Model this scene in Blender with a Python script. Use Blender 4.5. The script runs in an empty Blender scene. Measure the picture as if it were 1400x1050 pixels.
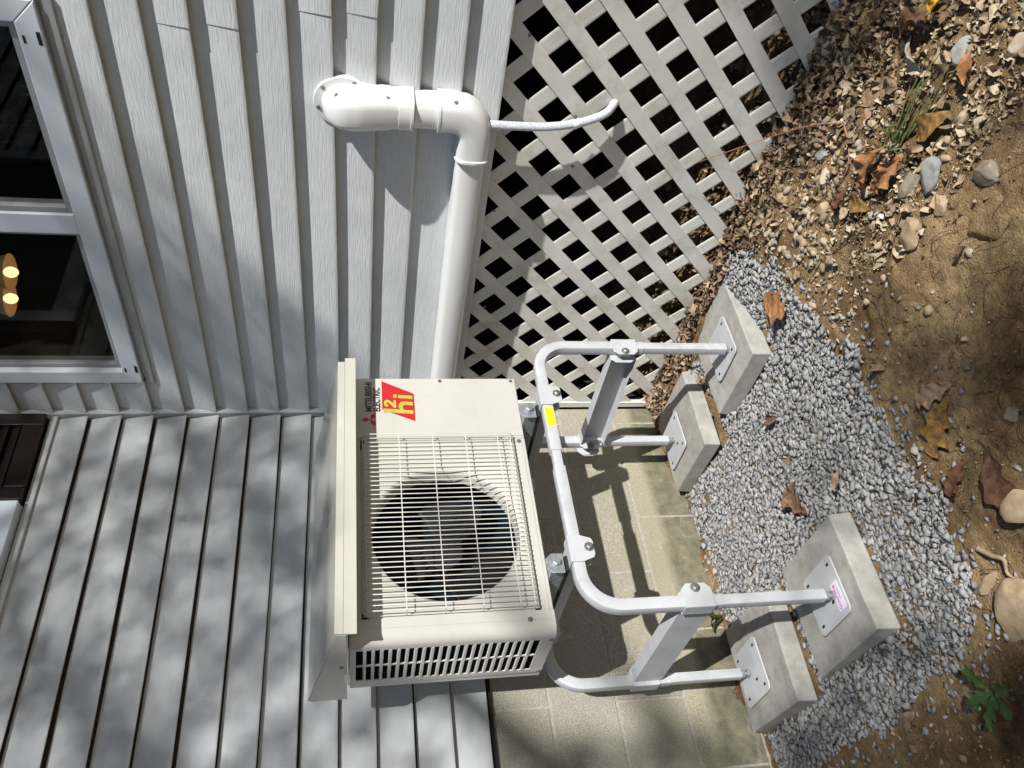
import bpy, bmesh, math, random
import numpy as np
from mathutils import Vector, Matrix
random.seed(7)
RNG = np.random.RandomState(11)
ZO = 1.15                      # shapes are written with the lens height as z = 0; the world's z = 0 is near the ground
S = bpy.context.scene
COL = S.collection

# ------------------------------------------------------------------ camera (held on its side, as the photograph was taken)
yaw, pit, rol = 0.714615717, 0.192174617, 0.00117
fw = Vector((math.sin(yaw)*math.cos(pit), math.cos(yaw)*math.cos(pit), -math.sin(pit)))
rt = Vector((math.cos(yaw), -math.sin(yaw), 0)); dn = fw.cross(rt)
rt2 = rt*math.cos(rol)+dn*math.sin(rol); dn2 = dn*math.cos(rol)-rt*math.sin(rol)
cam = bpy.data.cameras.new('camera'); cam.sensor_width = 36; cam.lens = 1124.6/1400*36
cam.clip_start = .05; cam.clip_end = 400
co = bpy.data.objects.new('camera', cam); COL.objects.link(co)
R = Matrix((dn2, rt2, -fw)).transposed()
co.matrix_world = Matrix.Translation((-1.89557, -2.32912, ZO)) @ R.to_4x4()
S.camera = co

# ------------------------------------------------------------------ sky, sun, exposure
K1, K2 = .25, .63              # sunlight runs along (K1, 1, -K2)
SD = np.array([K1, 1, -K2]); SD = SD/np.linalg.norm(SD)
elev = math.asin(-SD[2])
w = bpy.data.worlds.new('World'); S.world = w; w.use_nodes = True
nt = w.node_tree; bg = nt.nodes['Background']
sky = nt.nodes.new('ShaderNodeTexSky'); sky.sky_type = 'NISHITA'; sky.sun_disc = False
sky.sun_elevation = elev
sky.sun_rotation = math.atan2(-SD[0], -SD[1]) % (2*math.pi)
sky.altitude = 100; sky.air_density = 1.0; sky.dust_density = .6; sky.ozone_density = 2.5
nt.links.new(sky.outputs[0], bg.inputs[0]); bg.inputs[1].default_value = .052
sl = bpy.data.lights.new('sun', 'SUN'); sl.energy = 5.0; sl.angle = math.radians(.53); sl.color = (1, .975, .935)
so = bpy.data.objects.new('sun', sl); COL.objects.link(so)
so.rotation_euler = Vector(SD).to_track_quat('-Z', 'Y').to_euler()
so.location = (-3, -10, 8)
S.view_settings.view_transform = 'Standard'
S.view_settings.look = 'None'
S.view_settings.gamma = 1; S.view_settings.use_curve_mapping = False
S.view_settings.exposure = .38
S.render.engine = 'CYCLES'
S.cycles.max_bounces = 8; S.cycles.transparent_max_bounces = 12

# ------------------------------------------------------------------ ground height
GP = np.array([(-1.1,0,-1.154),(0,0,-1.105),(0,-.6,-1.14),(0,-1.16,-1.167),(0,-1.57,-1.20),(-1.07,-.56,-1.220),(-1.09,-.22,-1.162),(-.27,-.2,-1.158),(-.21,-.55,-1.198),(-.6,-1.8,-1.25),(-1.6,-.9,-1.24),(-1.2,-1.2,-1.25),(-2.5,0,-1.2),(-3,-3,-1.32),(3,0,-1.1),(3,-3,-1.2),(0,-5,-1.4),(-5,0,-1.3),(-.6,-1.1,-1.225),(8,-8,-1.5),(-8,-8,-1.6),(8,4,-1.3),(-8,4,-1.4)])
def _k(r): return np.sqrt(r*r+.09)
_n = len(GP)
_M = np.zeros((_n+1, _n+1)); _M[:_n, :_n] = _k(np.linalg.norm(GP[:, None, :2]-GP[None, :, :2], axis=2)); _M[:_n, _n] = 1; _M[_n, :_n] = 1
_W = np.linalg.solve(_M, np.append(GP[:, 2], 0))
def gbase(x, y):
    x = np.asarray(x, float); y = np.asarray(y, float)
    s = np.full(np.broadcast(x, y).shape, _W[-1])
    for i in range(_n): s = s+_W[i]*_k(np.hypot(x-GP[i, 0], y-GP[i, 1]))
    return s
_H = RNG.rand(256, 256)
def vnoise(x, y):
    xi = np.floor(x).astype(int); yi = np.floor(y).astype(int)
    fx = x-xi; fy = y-yi; fx = fx*fx*(3-2*fx); fy = fy*fy*(3-2*fy)
    a = _H[xi % 256, yi % 256]; b = _H[(xi+1) % 256, yi % 256]; c = _H[xi % 256, (yi+1) % 256]; d = _H[(xi+1) % 256, (yi+1) % 256]
    return (a*(1-fx)+b*fx)*(1-fy)+(c*(1-fx)+d*fx)*fy-.5
def inpoly(x, y, poly):
    x = np.asarray(x); y = np.asarray(y); c = np.zeros(x.shape, bool); n = len(poly)
    for i in range(n):
        x1, y1 = poly[i]; x2, y2 = poly[(i+1) % n]
        t = ((y1 > y) != (y2 > y)); xi = (x2-x1)*(y-y1)/((y2-y1) if y2 != y1 else 1e-9)+x1
        c ^= t & (x < xi)
    return c
gpoly = [(-.03, -.80), (-.13, -.88), (-.242, -.941), (-.395, -.918), (-.563, -.976), (-.733, -.974), (-.888, -.974), (-1.065, -1.001), (-1.191, -.985), (-1.30, -.95), (-1.36, -.88), (-1.375, -.76), (-1.385, -.5), (-1.39, -.27), (-1.33, -.06), (-1.246, -.055), (-.72, -.045), (-.43, -.040), (-.40, -.30), (-.256, -.364), (-.112, -.368), (-.049, -.50), (-.02, -.65)]
def gh(x, y):
    x = np.asarray(x, float); y = np.asarray(y, float)
    h = gbase(x, y)
    near = np.exp(-((np.maximum(np.abs(x+.5)-2.5, 0))**2+(np.maximum(np.abs(y+1)-2.5, 0))**2))
    ins = inpoly(x+.02*vnoise(x*9, y*9), y, gpoly)
    near = np.where(ins, near*.3, near)
    return h+near*(.030*vnoise(x*4+3, y*4+9)+.014*vnoise(x*11, y*11+5)+.010*vnoise(x*31+7, y*31)+.006*vnoise(x*80, y*80))

# ------------------------------------------------------------------ materials
def N(nt, t, **kw):
    n = nt.nodes.new(t)
    for k, v in kw.items():
        if k in n.inputs: n.inputs[k].default_value = v
        else: setattr(n, k, v)
    return n
MATS = {}
def mat(name, c1, c2=None, rough=.5, metal=0, scale=20, stretch=(1, 1, 1), bump=0, bscale=None, bstretch=None, dirt=None, dscale=3, spec=.5,
        rand=0, detail=6, coat=0, lo=.35, hi=.65, bdist=.002):
    """Principled material: two tones mixed by noise, an optional dirt tone in patches, optional bump, optional tone by object"""
    m = bpy.data.materials.new(name); m.use_nodes = True; nt = m.node_tree; L = nt.links.new
    b = nt.nodes['Principled BSDF']; b.inputs['Roughness'].default_value = rough; b.inputs['Metallic'].default_value = metal
    b.inputs['Specular IOR Level'].default_value = spec; b.inputs['Coat Weight'].default_value = coat
    geo = N(nt, 'ShaderNodeNewGeometry')
    def coords(st):
        mp = N(nt, 'ShaderNodeMapping'); mp.inputs['Scale'].default_value = st; L(geo.outputs['Position'], mp.inputs[0]); return mp.outputs[0]
    c2 = c2 or c1
    n1 = N(nt, 'ShaderNodeTexNoise'); n1.inputs['Scale'].default_value = scale; n1.inputs['Detail'].default_value = detail; n1.inputs['Roughness'].default_value = .62
    L(coords(stretch), n1.inputs[0])
    r = N(nt, 'ShaderNodeValToRGB'); r.color_ramp.elements[0].position = lo; r.color_ramp.elements[1].position = hi
    r.color_ramp.elements[0].color = (*c1, 1); r.color_ramp.elements[1].color = (*c2, 1)
    L(n1.outputs[0], r.inputs[0]); out = r.outputs[0]
    if dirt:
        n2 = N(nt, 'ShaderNodeTexNoise'); n2.inputs['Scale'].default_value = dscale; n2.inputs['Detail'].default_value = 8; n2.inputs['Roughness'].default_value = .7
        L(coords((1, 1, 1)), n2.inputs[0])
        r2 = N(nt, 'ShaderNodeValToRGB'); r2.color_ramp.elements[0].position = .5; r2.color_ramp.elements[1].position = .75
        L(n2.outputs[0], r2.inputs[0])
        mx = N(nt, 'ShaderNodeMix', data_type='RGBA'); L(r2.outputs[0], mx.inputs[0]); L(out, mx.inputs[6]); mx.inputs[7].default_value = (*dirt, 1)
        out = mx.outputs[2]
    if rand:
        oi = N(nt, 'ShaderNodeObjectInfo'); mr = N(nt, 'ShaderNodeMapRange'); L(oi.outputs['Random'], mr.inputs[0]); mr.inputs[3].default_value = 1-rand; mr.inputs[4].default_value = 1+rand
        hs = N(nt, 'ShaderNodeHueSaturation'); L(mr.outputs[0], hs.inputs['Value']); L(out, hs.inputs['Color']); out = hs.outputs[0]
    L(out, b.inputs['Base Color'])
    if bump:
        n3 = N(nt, 'ShaderNodeTexNoise'); n3.inputs['Scale'].default_value = bscale or scale; n3.inputs['Detail'].default_value = 5
        L(coords(bstretch or stretch), n3.inputs[0])
        bp = N(nt, 'ShaderNodeBump'); bp.inputs['Strength'].default_value = bump; bp.inputs['Distance'].default_value = bdist
        L(n3.outputs[0], bp.inputs['Height']); L(bp.outputs[0], b.inputs['Normal'])
    MATS[name] = m
    return m
def island_mat(name, stops, rough=.8, scale=60, bump=.4, bdist=.002, var=.25):
    """each loose piece of a joined mesh gets a tone of its own"""
    m = bpy.data.materials.new(name); m.use_nodes = True; nt = m.node_tree; L = nt.links.new
    b = nt.nodes['Principled BSDF']; b.inputs['Roughness'].default_value = rough; b.inputs['Specular IOR Level'].default_value = .3
    geo = N(nt, 'ShaderNodeNewGeometry')
    r = N(nt, 'ShaderNodeValToRGB'); els = r.color_ramp.elements
    while len(els) < len(stops): els.new(.5)
    for e, (p, c) in zip(els, stops): e.position = p; e.color = (*c, 1)
    L(geo.outputs['Random Per Island'], r.inputs[0])
    n = N(nt, 'ShaderNodeTexNoise'); n.inputs['Scale'].default_value = scale; n.inputs['Detail'].default_value = 6; L(geo.outputs['Position'], n.inputs[0])
    mr = N(nt, 'ShaderNodeMapRange'); L(n.outputs[0], mr.inputs[0]); mr.inputs[1].default_value = .3; mr.inputs[2].default_value = .7; mr.inputs[3].default_value = 1-var; mr.inputs[4].default_value = 1+var
    hs = N(nt, 'ShaderNodeHueSaturation'); L(mr.outputs[0], hs.inputs['Value']); L(r.outputs[0], hs.inputs['Color']); L(hs.outputs[0], b.inputs['Base Color'])
    if bump:
        bp = N(nt, 'ShaderNodeBump'); bp.inputs['Strength'].default_value = bump; bp.inputs['Distance'].default_value = bdist
        L(n.outputs[0], bp.inputs['Height']); L(bp.outputs[0], b.inputs['Normal'])
    MATS[name] = m
    return m

M_side_r = mat('vinyl_siding_lit_grain_y', (.565, .59, .60), (.625, .645, .655), rough=.38, scale=5, stretch=(1, 2, 3), bump=.75, bscale=40, bstretch=(1, .55, 7.5), bdist=.0022, dirt=(.50, .515, .515), dscale=2.5, rand=.03)  # lighter copy of the siding: part of the sunlight is in its colour
M_side_l = mat('vinyl_siding_shaded_grain_x', (.43, .45, .465), (.485, .505, .515), rough=.28, scale=5, stretch=(2, 1, 3), bump=.35, bscale=40, bstretch=(.55, 1, 7.5), bdist=.0014, dirt=(.35, .355, .35), dscale=3.5, rand=.03)  # same siding in a darker copy, toned for the wall in shade
M_trim = mat('white_vinyl_trim', (.66, .72, .80), (.70, .75, .82), rough=.35, scale=6)
M_trimdark = mat('grey_channel_trim', (.30, .31, .31), (.34, .35, .35), rough=.5, scale=14)
M_lat = mat('lattice_vinyl', (.66, .65, .60), (.76, .75, .70), rough=.5, scale=9, bump=.25, bscale=300, bdist=.0005, dirt=(.44, .42, .34), dscale=6)
M_lat2 = mat('lattice_vinyl_ribbed', (.66, .65, .60), (.76, .75, .70), rough=.5, scale=9, dirt=(.46, .44, .36), dscale=6)
M_duct = mat('white_duct_plastic', (.70, .71, .70), (.73, .74, .73), rough=.24, scale=4, coat=.15)
M_hose = mat('braided_hose', (.40, .43, .47), (.66, .69, .72), rough=.22, scale=340, lo=.46, hi=.54, detail=1, bump=.15, bscale=340, bdist=.0004)
M_unit = mat('cream_enamel', (.455, .445, .41), (.485, .475, .44), rough=.30, dirt=(.43, .415, .37), dscale=9, scale=2, coat=.2, bump=.04, bscale=500, bdist=.0003)
M_unitg = mat('cream_enamel_louvre', (.50, .495, .46), (.53, .52, .49), rough=.35, scale=6)
M_lid = mat('cream_enamel_cap', (.43, .42, .37), (.46, .445, .395), rough=.16, scale=3, coat=.4)
M_wire = mat('white_plastic_wire', (.58, .57, .52), rough=.3)
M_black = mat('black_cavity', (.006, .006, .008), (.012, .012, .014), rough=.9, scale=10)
M_coil = mat('blue_coil_fins', (.003, .010, .018), (.006, .028, .05), rough=.5, scale=3, stretch=(60, 60, 1), spec=.6)
M_fan = mat('shade_dark_fan_plastic', (.012, .013, .014), (.02, .021, .022), rough=.5, scale=8, spec=.15)  # near black: the shade inside the fan opening is put into the colour
M_red = mat('red_print', (.40, .012, .018), (.46, .018, .02), rough=.4, scale=40)
M_pink = mat('logo_red_print', (.45, .005, .03), rough=.4)
M_ink = mat('black_print', (.015, .015, .017), rough=.4)
M_green = mat('lime_print', (.30, .36, .03), (.46, .46, .09), rough=.4, scale=60)
M_mag = mat('magenta_print', (.55, .10, .40), rough=.4)
M_paper = mat('sticker_white', (.72, .70, .78), rough=.3)
M_yel = mat('yellow_sticker', (.88, .85, .02), rough=.4)
M_org = mat('orange_print', (.75, .55, .02), rough=.5)
M_frame = mat('powder_coated_steel', (.44, .455, .475), (.49, .50, .52), rough=.40, dirt=(.36, .37, .38), dscale=14, scale=10, bump=.08, bscale=900, bdist=.0003, coat=.1)
M_galv = mat('galvanised_steel', (.22, .25, .27), (.36, .38, .39), rough=.5, metal=.5, scale=70)
M_steel = mat('bolt_steel', (.16, .16, .16), (.28, .28, .27), rough=.45, metal=.6, scale=80)
M_rub = mat('black_rubber', (.012, .012, .013), rough=.7)
M_slab = mat('cast_concrete', (.275, .265, .24), (.365, .355, .32), rough=.88, scale=26, bump=.6, bscale=190, bdist=.0015, dirt=(.43, .42, .385), dscale=7, spec=.25, rand=.04)
M_mortar = mat('mortar', (.28, .26, .22), (.39, .365, .315), rough=.95, scale=90, bump=.6, bscale=160, bdist=.002)
M_maroon = mat('dark_maroon_paint', (.008, .003, .0035), (.013, .005, .005), rough=.35, scale=8)
M_wood = mat('dark_interior', (.030, .018, .012), (.05, .03, .02), rough=.7, scale=5)
M_room = mat('dim_interior_wall', (.035, .03, .025), (.05, .042, .036), rough=.8, scale=3)
M_sign = mat('dark_teal_board', (.02, .028, .03), (.035, .045, .048), rough=.6, scale=12)
M_signw = mat('faded_letter_paint', (.20, .20, .18), (.27, .27, .25), rough=.6, scale=30)
M_bark = mat('bark', (.05, .035, .025), (.10, .075, .055), rough=.9, scale=20, bump=.8, bscale=30, bdist=.01)
M_green_leaf = mat('green_leaf', (.035, .075, .02), (.06, .115, .03), rough=.5, scale=30)
M_grass = mat('grass_blade', (.045, .085, .02), (.13, .15, .05), rough=.5, scale=18)
M_twig = mat('red_brown_twig', (.22, .10, .06), (.32, .18, .11), rough=.7, scale=60)
M_scrap = mat('white_plastic_scrap', (.80, .80, .82), rough=.3)
def leaf_mat(n, a, b): return mat(n, a, b, rough=.6, scale=75, bump=.7, bscale=160, bdist=.0016, lo=.38, hi=.62, spec=.25, dirt=tuple(x*.55 for x in a), dscale=45)
M_leaf_or = leaf_mat('orange_oak_leaf', (.24, .105, .04), (.40, .21, .10))
M_leaf_br = leaf_mat('brown_oak_leaf', (.11, .06, .035), (.24, .145, .085))
M_leaf_tan = leaf_mat('tan_leaf', (.27, .19, .115), (.42, .31, .20))
M_leaf_pk = leaf_mat('pink_tan_leaf', (.24, .155, .095), (.38, .27, .18))
M_leaf_yel = leaf_mat('yellow_leaf', (.75, .42, .03), (.85, .55, .06))
M_leaf_gold = leaf_mat('golden_brown_leaf', (.15, .085, .03), (.33, .19, .06))
M_leaf_pale = leaf_mat('pale_grey_leaf', (.38, .33, .25), (.50, .45, .36))
M_leaf_red = leaf_mat('dark_red_brown_leaf', (.085, .042, .025), (.17, .085, .05))
def stone_mat(n, a, b, s=45): return mat(n, a, b, rough=.8, scale=s, bump=.5, bscale=90, bdist=.002, dirt=tuple(x*.75 for x in a), dscale=20, spec=.3)
M_st_grey = stone_mat('smooth_grey_stone', (.26, .26, .23), (.34, .335, .30))
M_st_blue = stone_mat('blue_grey_stone', (.19, .19, .185), (.30, .30, .285))
M_st_brn = stone_mat('brown_grey_stone', (.17, .145, .11), (.27, .23, .17))
M_st_tan = stone_mat('tan_stone', (.29, .21, .13), (.40, .31, .20))
M_st_pale = stone_mat('pale_stone', (.44, .37, .27), (.55, .48, .37))
I_gravel = island_mat('crushed_grey_stone', [(0, (.19, .192, .192)), (.25, (.25, .252, .252)), (.6, (.30, .302, .30)), (.9, (.355, .355, .345)), (.96, (.33, .29, .25)), (1, (.15, .15, .155))], rough=.92, scale=90, var=.15, bump=.35)
I_pebble = island_mat('mixed_pebbles', [(0, (.20, .14, .085)), (.35, (.30, .225, .14)), (.7, (.39, .31, .21)), (.85, (.22, .20, .175)), (1, (.46, .39, .29))], scale=70)
I_crumb = island_mat('soil_crumbs', [(0, (.11, .072, .038)), (.5, (.20, .137, .075)), (.85, (.31, .225, .13)), (1, (.42, .33, .21))], scale=80)
I_litter = island_mat('dead_leaf_litter', [(0, (.075, .048, .030)), (.3, (.16, .10, .062)), (.6, (.25, .17, .108)), (.85, (.38, .285, .19)), (1, (.15, .11, .078))], scale=60, bump=.3)
I_root = island_mat('dry_rootlets', [(0, (.05, .03, .018)), (.6, (.12, .075, .045)), (.9, (.2, .14, .09)), (1, (.40, .31, .2))], bump=0)
I_crown = island_mat('tree_leaves', [(0, (.04, .075, .02)), (.6, (.07, .11, .03)), (1, (.12, .13, .04))], bump=0)

def soil_material():
    m = bpy.data.materials.new('sandy_soil'); m.use_nodes = True; nt = m.node_tree; L = nt.links.new
    b = nt.nodes['Principled BSDF']; b.inputs['Roughness'].default_value = .95; b.inputs['Specular IOR Level'].default_value = .15
    g = N(nt, 'ShaderNodeNewGeometry')
    def no(s, d=8, r=.65): 
        n = N(nt, 'ShaderNodeTexNoise'); n.inputs['Scale'].default_value = s; n.inputs['Detail'].default_value = d; n.inputs['Roughness'].default_value = r; L(g.outputs['Position'], n.inputs[0]); return n.outputs[0]
    def ramp(i, st):
        r = N(nt, 'ShaderNodeValToRGB'); e = r.color_ramp.elements
        while len(e) < len(st): e.new(.5)
        for x, (p, c) in zip(e, st): x.position = p; x.color = (*c, 1)
        L(i, r.inputs[0]); return r.outputs[0]
    big = ramp(no(3.2), [(.38, (.16, .098, .050)), (.5, (.285, .193, .102)), (.62, (.45, .325, .18))])
    fine = ramp(no(70, 6, .7), [(.3, (.45, .42, .38)), (.5, (.95, .93, .9)), (.7, (1.35, 1.33, 1.28))])
    mx = N(nt, 'ShaderNodeMix', data_type='RGBA', blend_type='MULTIPLY'); mx.inputs[0].default_value = .75; L(big, mx.inputs[6]); L(fine, mx.inputs[7])
    L(mx.outputs[2], b.inputs['Base Color'])
    ad = N(nt, 'ShaderNodeMath', operation='ADD'); L(no(45, 10, .75), ad.inputs[0]); L(no(220, 4), ad.inputs[1])
    bp = N(nt, 'ShaderNodeBump'); bp.inputs['Strength'].default_value = 1; bp.inputs['Distance'].default_value = .009; L(ad.outputs[0], bp.inputs['Height']); L(bp.outputs[0], b.inputs['Normal'])
    return m
M_soil = soil_material()

def block_material():
    m = bpy.data.materials.new('weathered_concrete_block'); m.use_nodes = True; nt = m.node_tree; L = nt.links.new
    b = nt.nodes['Principled BSDF']; b.inputs['Roughness'].default_value = .92; b.inputs['Specular IOR Level'].default_value = .2
    g = N(nt, 'ShaderNodeNewGeometry')
    def no(s, d=8, r=.65, st=None):
        n = N(nt, 'ShaderNodeTexNoise'); n.inputs['Scale'].default_value = s; n.inputs['Detail'].default_value = d; n.inputs['Roughness'].default_value = r
        if st:
            mp = N(nt, 'ShaderNodeMapping'); mp.inputs['Scale'].default_value = st; L(g.outputs['Position'], mp.inputs[0]); L(mp.outputs[0], n.inputs[0])
        else: L(g.outputs['Position'], n.inputs[0])
        return n.outputs[0]
    def ramp(i, st):
        r = N(nt, 'ShaderNodeValToRGB'); e = r.color_ramp.elements
        while len(e) < len(st): e.new(.5)
        for x, (p, c) in zip(e, st): x.position = p; x.color = (*c, 1)
        L(i, r.inputs[0]); return r.outputs[0]
    def mix(f, a, c, bt='MIX'):
        x = N(nt, 'ShaderNodeMix', data_type='RGBA', blend_type=bt)
        if isinstance(f, float): x.inputs[0].default_value = f
        else: L(f, x.inputs[0])
        if isinstance(a, tuple): x.inputs[6].default_value = (*a, 1)
        else: L(a, x.inputs[6])
        if isinstance(c, tuple): x.inputs[7].default_value = (*c, 1)
        else: L(c, x.inputs[7])
        return x.outputs[2]
    base = ramp(no(260, 3), [(.35, (.215, .197, .16)), (.5, (.345, .32, .268)), (.66, (.48, .452, .395))])
    base = mix(ramp(no(4), [(.42, (0,)*3), (.68, (1,)*3)]), base, (.30, .278, .23))
    sp = N(nt, 'ShaderNodeSeparateXYZ'); L(g.outputs['Position'], sp.inputs[0])
    def zmask(z0, z1, wob):   # 1 below z0, 0 above z1, edge wandering with noise
        a = N(nt, 'ShaderNodeMath', operation='MULTIPLY_ADD'); L(no(5, 6), a.inputs[0]); a.inputs[1].default_value = wob; L(sp.outputs[2], a.inputs[2])
        mr = N(nt, 'ShaderNodeMapRange'); L(a.outputs[0], mr.inputs[0]); mr.inputs[1].default_value = z0+wob*.5; mr.inputs[2].default_value = z1+wob*.5; mr.inputs[3].default_value = 1; mr.inputs[4].default_value = 0
        return mr.outputs[0]
    yel = N(nt, 'ShaderNodeMath', operation='MULTIPLY'); L(zmask(.10, .42, .25), yel.inputs[0]); yel.inputs[1].default_value = .5
    base = mix(yel.outputs[0], base, mix(.5, base, (.42, .37, .16)))
    low = zmask(.10, .135, .05)
    stain = ramp(no(26, 8, .7), [(.34, (.075, .08, .055)), (.5, (.155, .145, .10)), (.62, (.22, .19, .12)), (.7, (.40, .38, .30))])
    lo2 = N(nt, 'ShaderNodeMath', operation='MULTIPLY'); L(low, lo2.inputs[0]); lo2.inputs[1].default_value = .82
    base = mix(lo2.outputs[0], base, stain)
    ef = N(nt, 'ShaderNodeMath', operation='SUBTRACT'); L(no(2.3, 3, .5), ef.inputs[0]); ef.inputs[1].default_value = .52
    ea = N(nt, 'ShaderNodeMath', operation='ABSOLUTE'); L(ef.outputs[0], ea.inputs[0])
    ea2 = N(nt, 'ShaderNodeMath', operation='ADD'); L(ea.outputs[0], ea2.inputs[0])
    e3 = N(nt, 'ShaderNodeMath', operation='MULTIPLY'); L(no(40, 5), e3.inputs[0]); e3.inputs[1].default_value = .012; L(e3.outputs[0], ea2.inputs[1])
    efm = ramp(ea2.outputs[0], [(.006, (.22,)*3), (.0105, (0,)*3)])
    base = mix(efm, base, (.55, .53, .48))
    L(base, b.inputs['Base Color'])
    ad = N(nt, 'ShaderNodeMath', operation='ADD'); L(no(300, 3), ad.inputs[0]); L(no(60, 4), ad.inputs[1])
    bp = N(nt, 'ShaderNodeBump'); bp.inputs['Strength'].default_value = .9; bp.inputs['Distance'].default_value = .004; L(ad.outputs[0], bp.inputs['Height']); L(bp.outputs[0], b.inputs['Normal'])
    return m
M_block = block_material()

def glass_material():
    m = bpy.data.materials.new('window_glass'); m.use_nodes = True; nt = m.node_tree; L = nt.links.new
    out = nt.nodes['Material Output']; nt.nodes.remove(nt.nodes['Principled BSDF'])
    t = N(nt, 'ShaderNodeBsdfTransparent'); t.inputs[0].default_value = (.80, .82, .80, 1)
    gl = N(nt, 'ShaderNodeBsdfGlossy'); gl.inputs['Roughness'].default_value = .015
    fr = N(nt, 'ShaderNodeFresnel'); fr.inputs['IOR'].default_value = 1.4
    mx = N(nt, 'ShaderNodeMixShader'); gg = N(nt, 'ShaderNodeNewGeometry'); iv = N(nt, 'ShaderNodeMath', operation='SUBTRACT'); iv.inputs[0].default_value = 1; L(gg.outputs['Backfacing'], iv.inputs[1]); ml = N(nt, 'ShaderNodeMath', operation='MULTIPLY'); L(iv.outputs[0], ml.inputs[0]); L(fr.outputs[0], ml.inputs[1]); L(ml.outputs[0], mx.inputs[0]); L(t.outputs[0], mx.inputs[1]); L(gl.outputs[0], mx.inputs[2]); L(mx.outputs[0], out.inputs[0])
    return m
M_glass = glass_material()
def emit_material(n, c, s):
    m = bpy.data.materials.new(n); m.use_nodes = True; b = m.node_tree.nodes['Principled BSDF']
    b.inputs['Base Color'].default_value = (*c, 1); b.inputs['Emission Color'].default_value = (*c, 1); b.inputs['Emission Strength'].default_value = s
    return m
M_bulb = emit_material('warm_bulb', (1, .72, .38), 1.6)
M_shade = emit_material('frosted_lamp_glass', (.75, .5, .25), .05)

# ------------------------------------------------------------------ mesh helpers
class MB:
    def __init__(s): s.v = []; s.f = []
    def add(s, vs, fs):
        o = len(s.v); s.v += [tuple(map(float, p)) for p in vs]; s.f += [tuple(i+o for i in f) for f in fs]; return s
    def box(s, x0, x1, y0, y1, z0, z1):
        return s.add([(x0, y0, z0), (x1, y0, z0), (x1, y1, z0), (x0, y1, z0), (x0, y0, z1), (x1, y0, z1), (x1, y1, z1), (x0, y1, z1)],
                     [(0, 3, 2, 1), (4, 5, 6, 7), (0, 1, 5, 4), (1, 2, 6, 5), (2, 3, 7, 6), (3, 0, 4, 7)])
    def prism(s, poly, a, b, axis):
        """poly in the plane across AXIS, extruded from a to b"""
        n = len(poly)
        def P(p, t): return {'x': (t, p[0], p[1]), 'y': (p[0], t, p[1]), 'z': (p[0], p[1], t)}[axis]
        return s.add([P(p, a) for p in poly]+[P(p, b) for p in poly], [tuple(range(n))[::-1], tuple(range(n, 2*n))]+[(i, (i+1) % n, n+(i+1) % n, n+i) for i in range(n)])
    def sweep(s, path, bn, sec, scl=None, caps=True, closed=False):
        path = [Vector(p) for p in path]; n = len(path); m = len(sec); bn = Vector(bn).normalized(); vs = []
        for i, p in enumerate(path):
            if closed: t = path[(i+1) % n]-path[i-1]
            else: t = (path[min(i+1, n-1)]-path[max(i-1, 0)])
            t.normalize(); nn = bn.cross(t).normalized(); b2 = t.cross(nn)
            k = scl(i) if scl else (1, 1)
            for a, c in sec: vs.append(p+nn*a*k[0]+b2*c*k[1])
        fs = [(i*m+j, i*m+(j+1) % m, ((i+1) % n)*m+(j+1) % m, ((i+1) % n)*m+j) for i in range(n if closed else n-1) for j in range(m)]
        if caps and not closed: fs += [tuple(range(m))[::-1], tuple((n-1)*m+j for j in range(m))]
        return s.add(vs, fs)
    def tube(s, path, r, n=8, scl=None, bn=None):
        if bn is None:
            d = Vector(path[-1])-Vector(path[0]); bn = Vector((0, 0, 1)) if abs(d.z) < .8*d.length else Vector((0, 1, 0))
            bn = bn-d*(bn.dot(d)/max(d.length_squared, 1e-9))
        sec = [(r*math.cos(2*math.pi*i/n), r*math.sin(2*math.pi*i/n)) for i in range(n)]
        return s.sweep(path, bn, sec, scl)
    def hexbolt(s, c, ax, r=.0075, h=.006, shaft=0):
        c = Vector(c); ax = Vector(ax).normalized(); u = ax.orthogonal().normalized(); v = ax.cross(u)
        ring = lambda rr, t, k=6: [c+ax*t+(u*math.cos(2*math.pi*i/k)+v*math.sin(2*math.pi*i/k))*rr for i in range(k)]
        k = 6
        vs = ring(r*1.45, 0, 12)+ring(r*1.45, .0015, 12); s.add(vs, [tuple(range(12))[::-1], tuple(range(12, 24))]+[(i, (i+1) % 12, 12+(i+1) % 12, 12+i) for i in range(12)])
        vs = ring(r, .0015)+ring(r, h)+ring(r*.75, h+.0015)
        s.add(vs, [(i, (i+1) % 6, 6+(i+1) % 6, 6+i) for i in range(6)]+[(6+i, 6+(i+1) % 6, 12+(i+1) % 6, 12+i) for i in range(6)]+[tuple(range(12, 18))])
        if shaft: s.tube([c, c-ax*shaft], r*.55, 8)
        return s
def tag(o, label=None, cat=None, group=None, kind=None, category=None):
    cat = cat or category
    for k, v in (('label', label), ('category', cat), ('group', group), ('kind', kind)):
        if v: o[k] = v
    return o
ROOT = {}
def wloc(o): return ROOT[o.name]
def thing(name, loc, label, cat, group=None):
    o = bpy.data.objects.new(name, None); COL.objects.link(o); o.empty_display_size = .05
    o.location = (loc[0], loc[1], loc[2]+ZO); ROOT[o.name] = Vector(o.location)
    return tag(o, label, cat, group)
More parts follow.
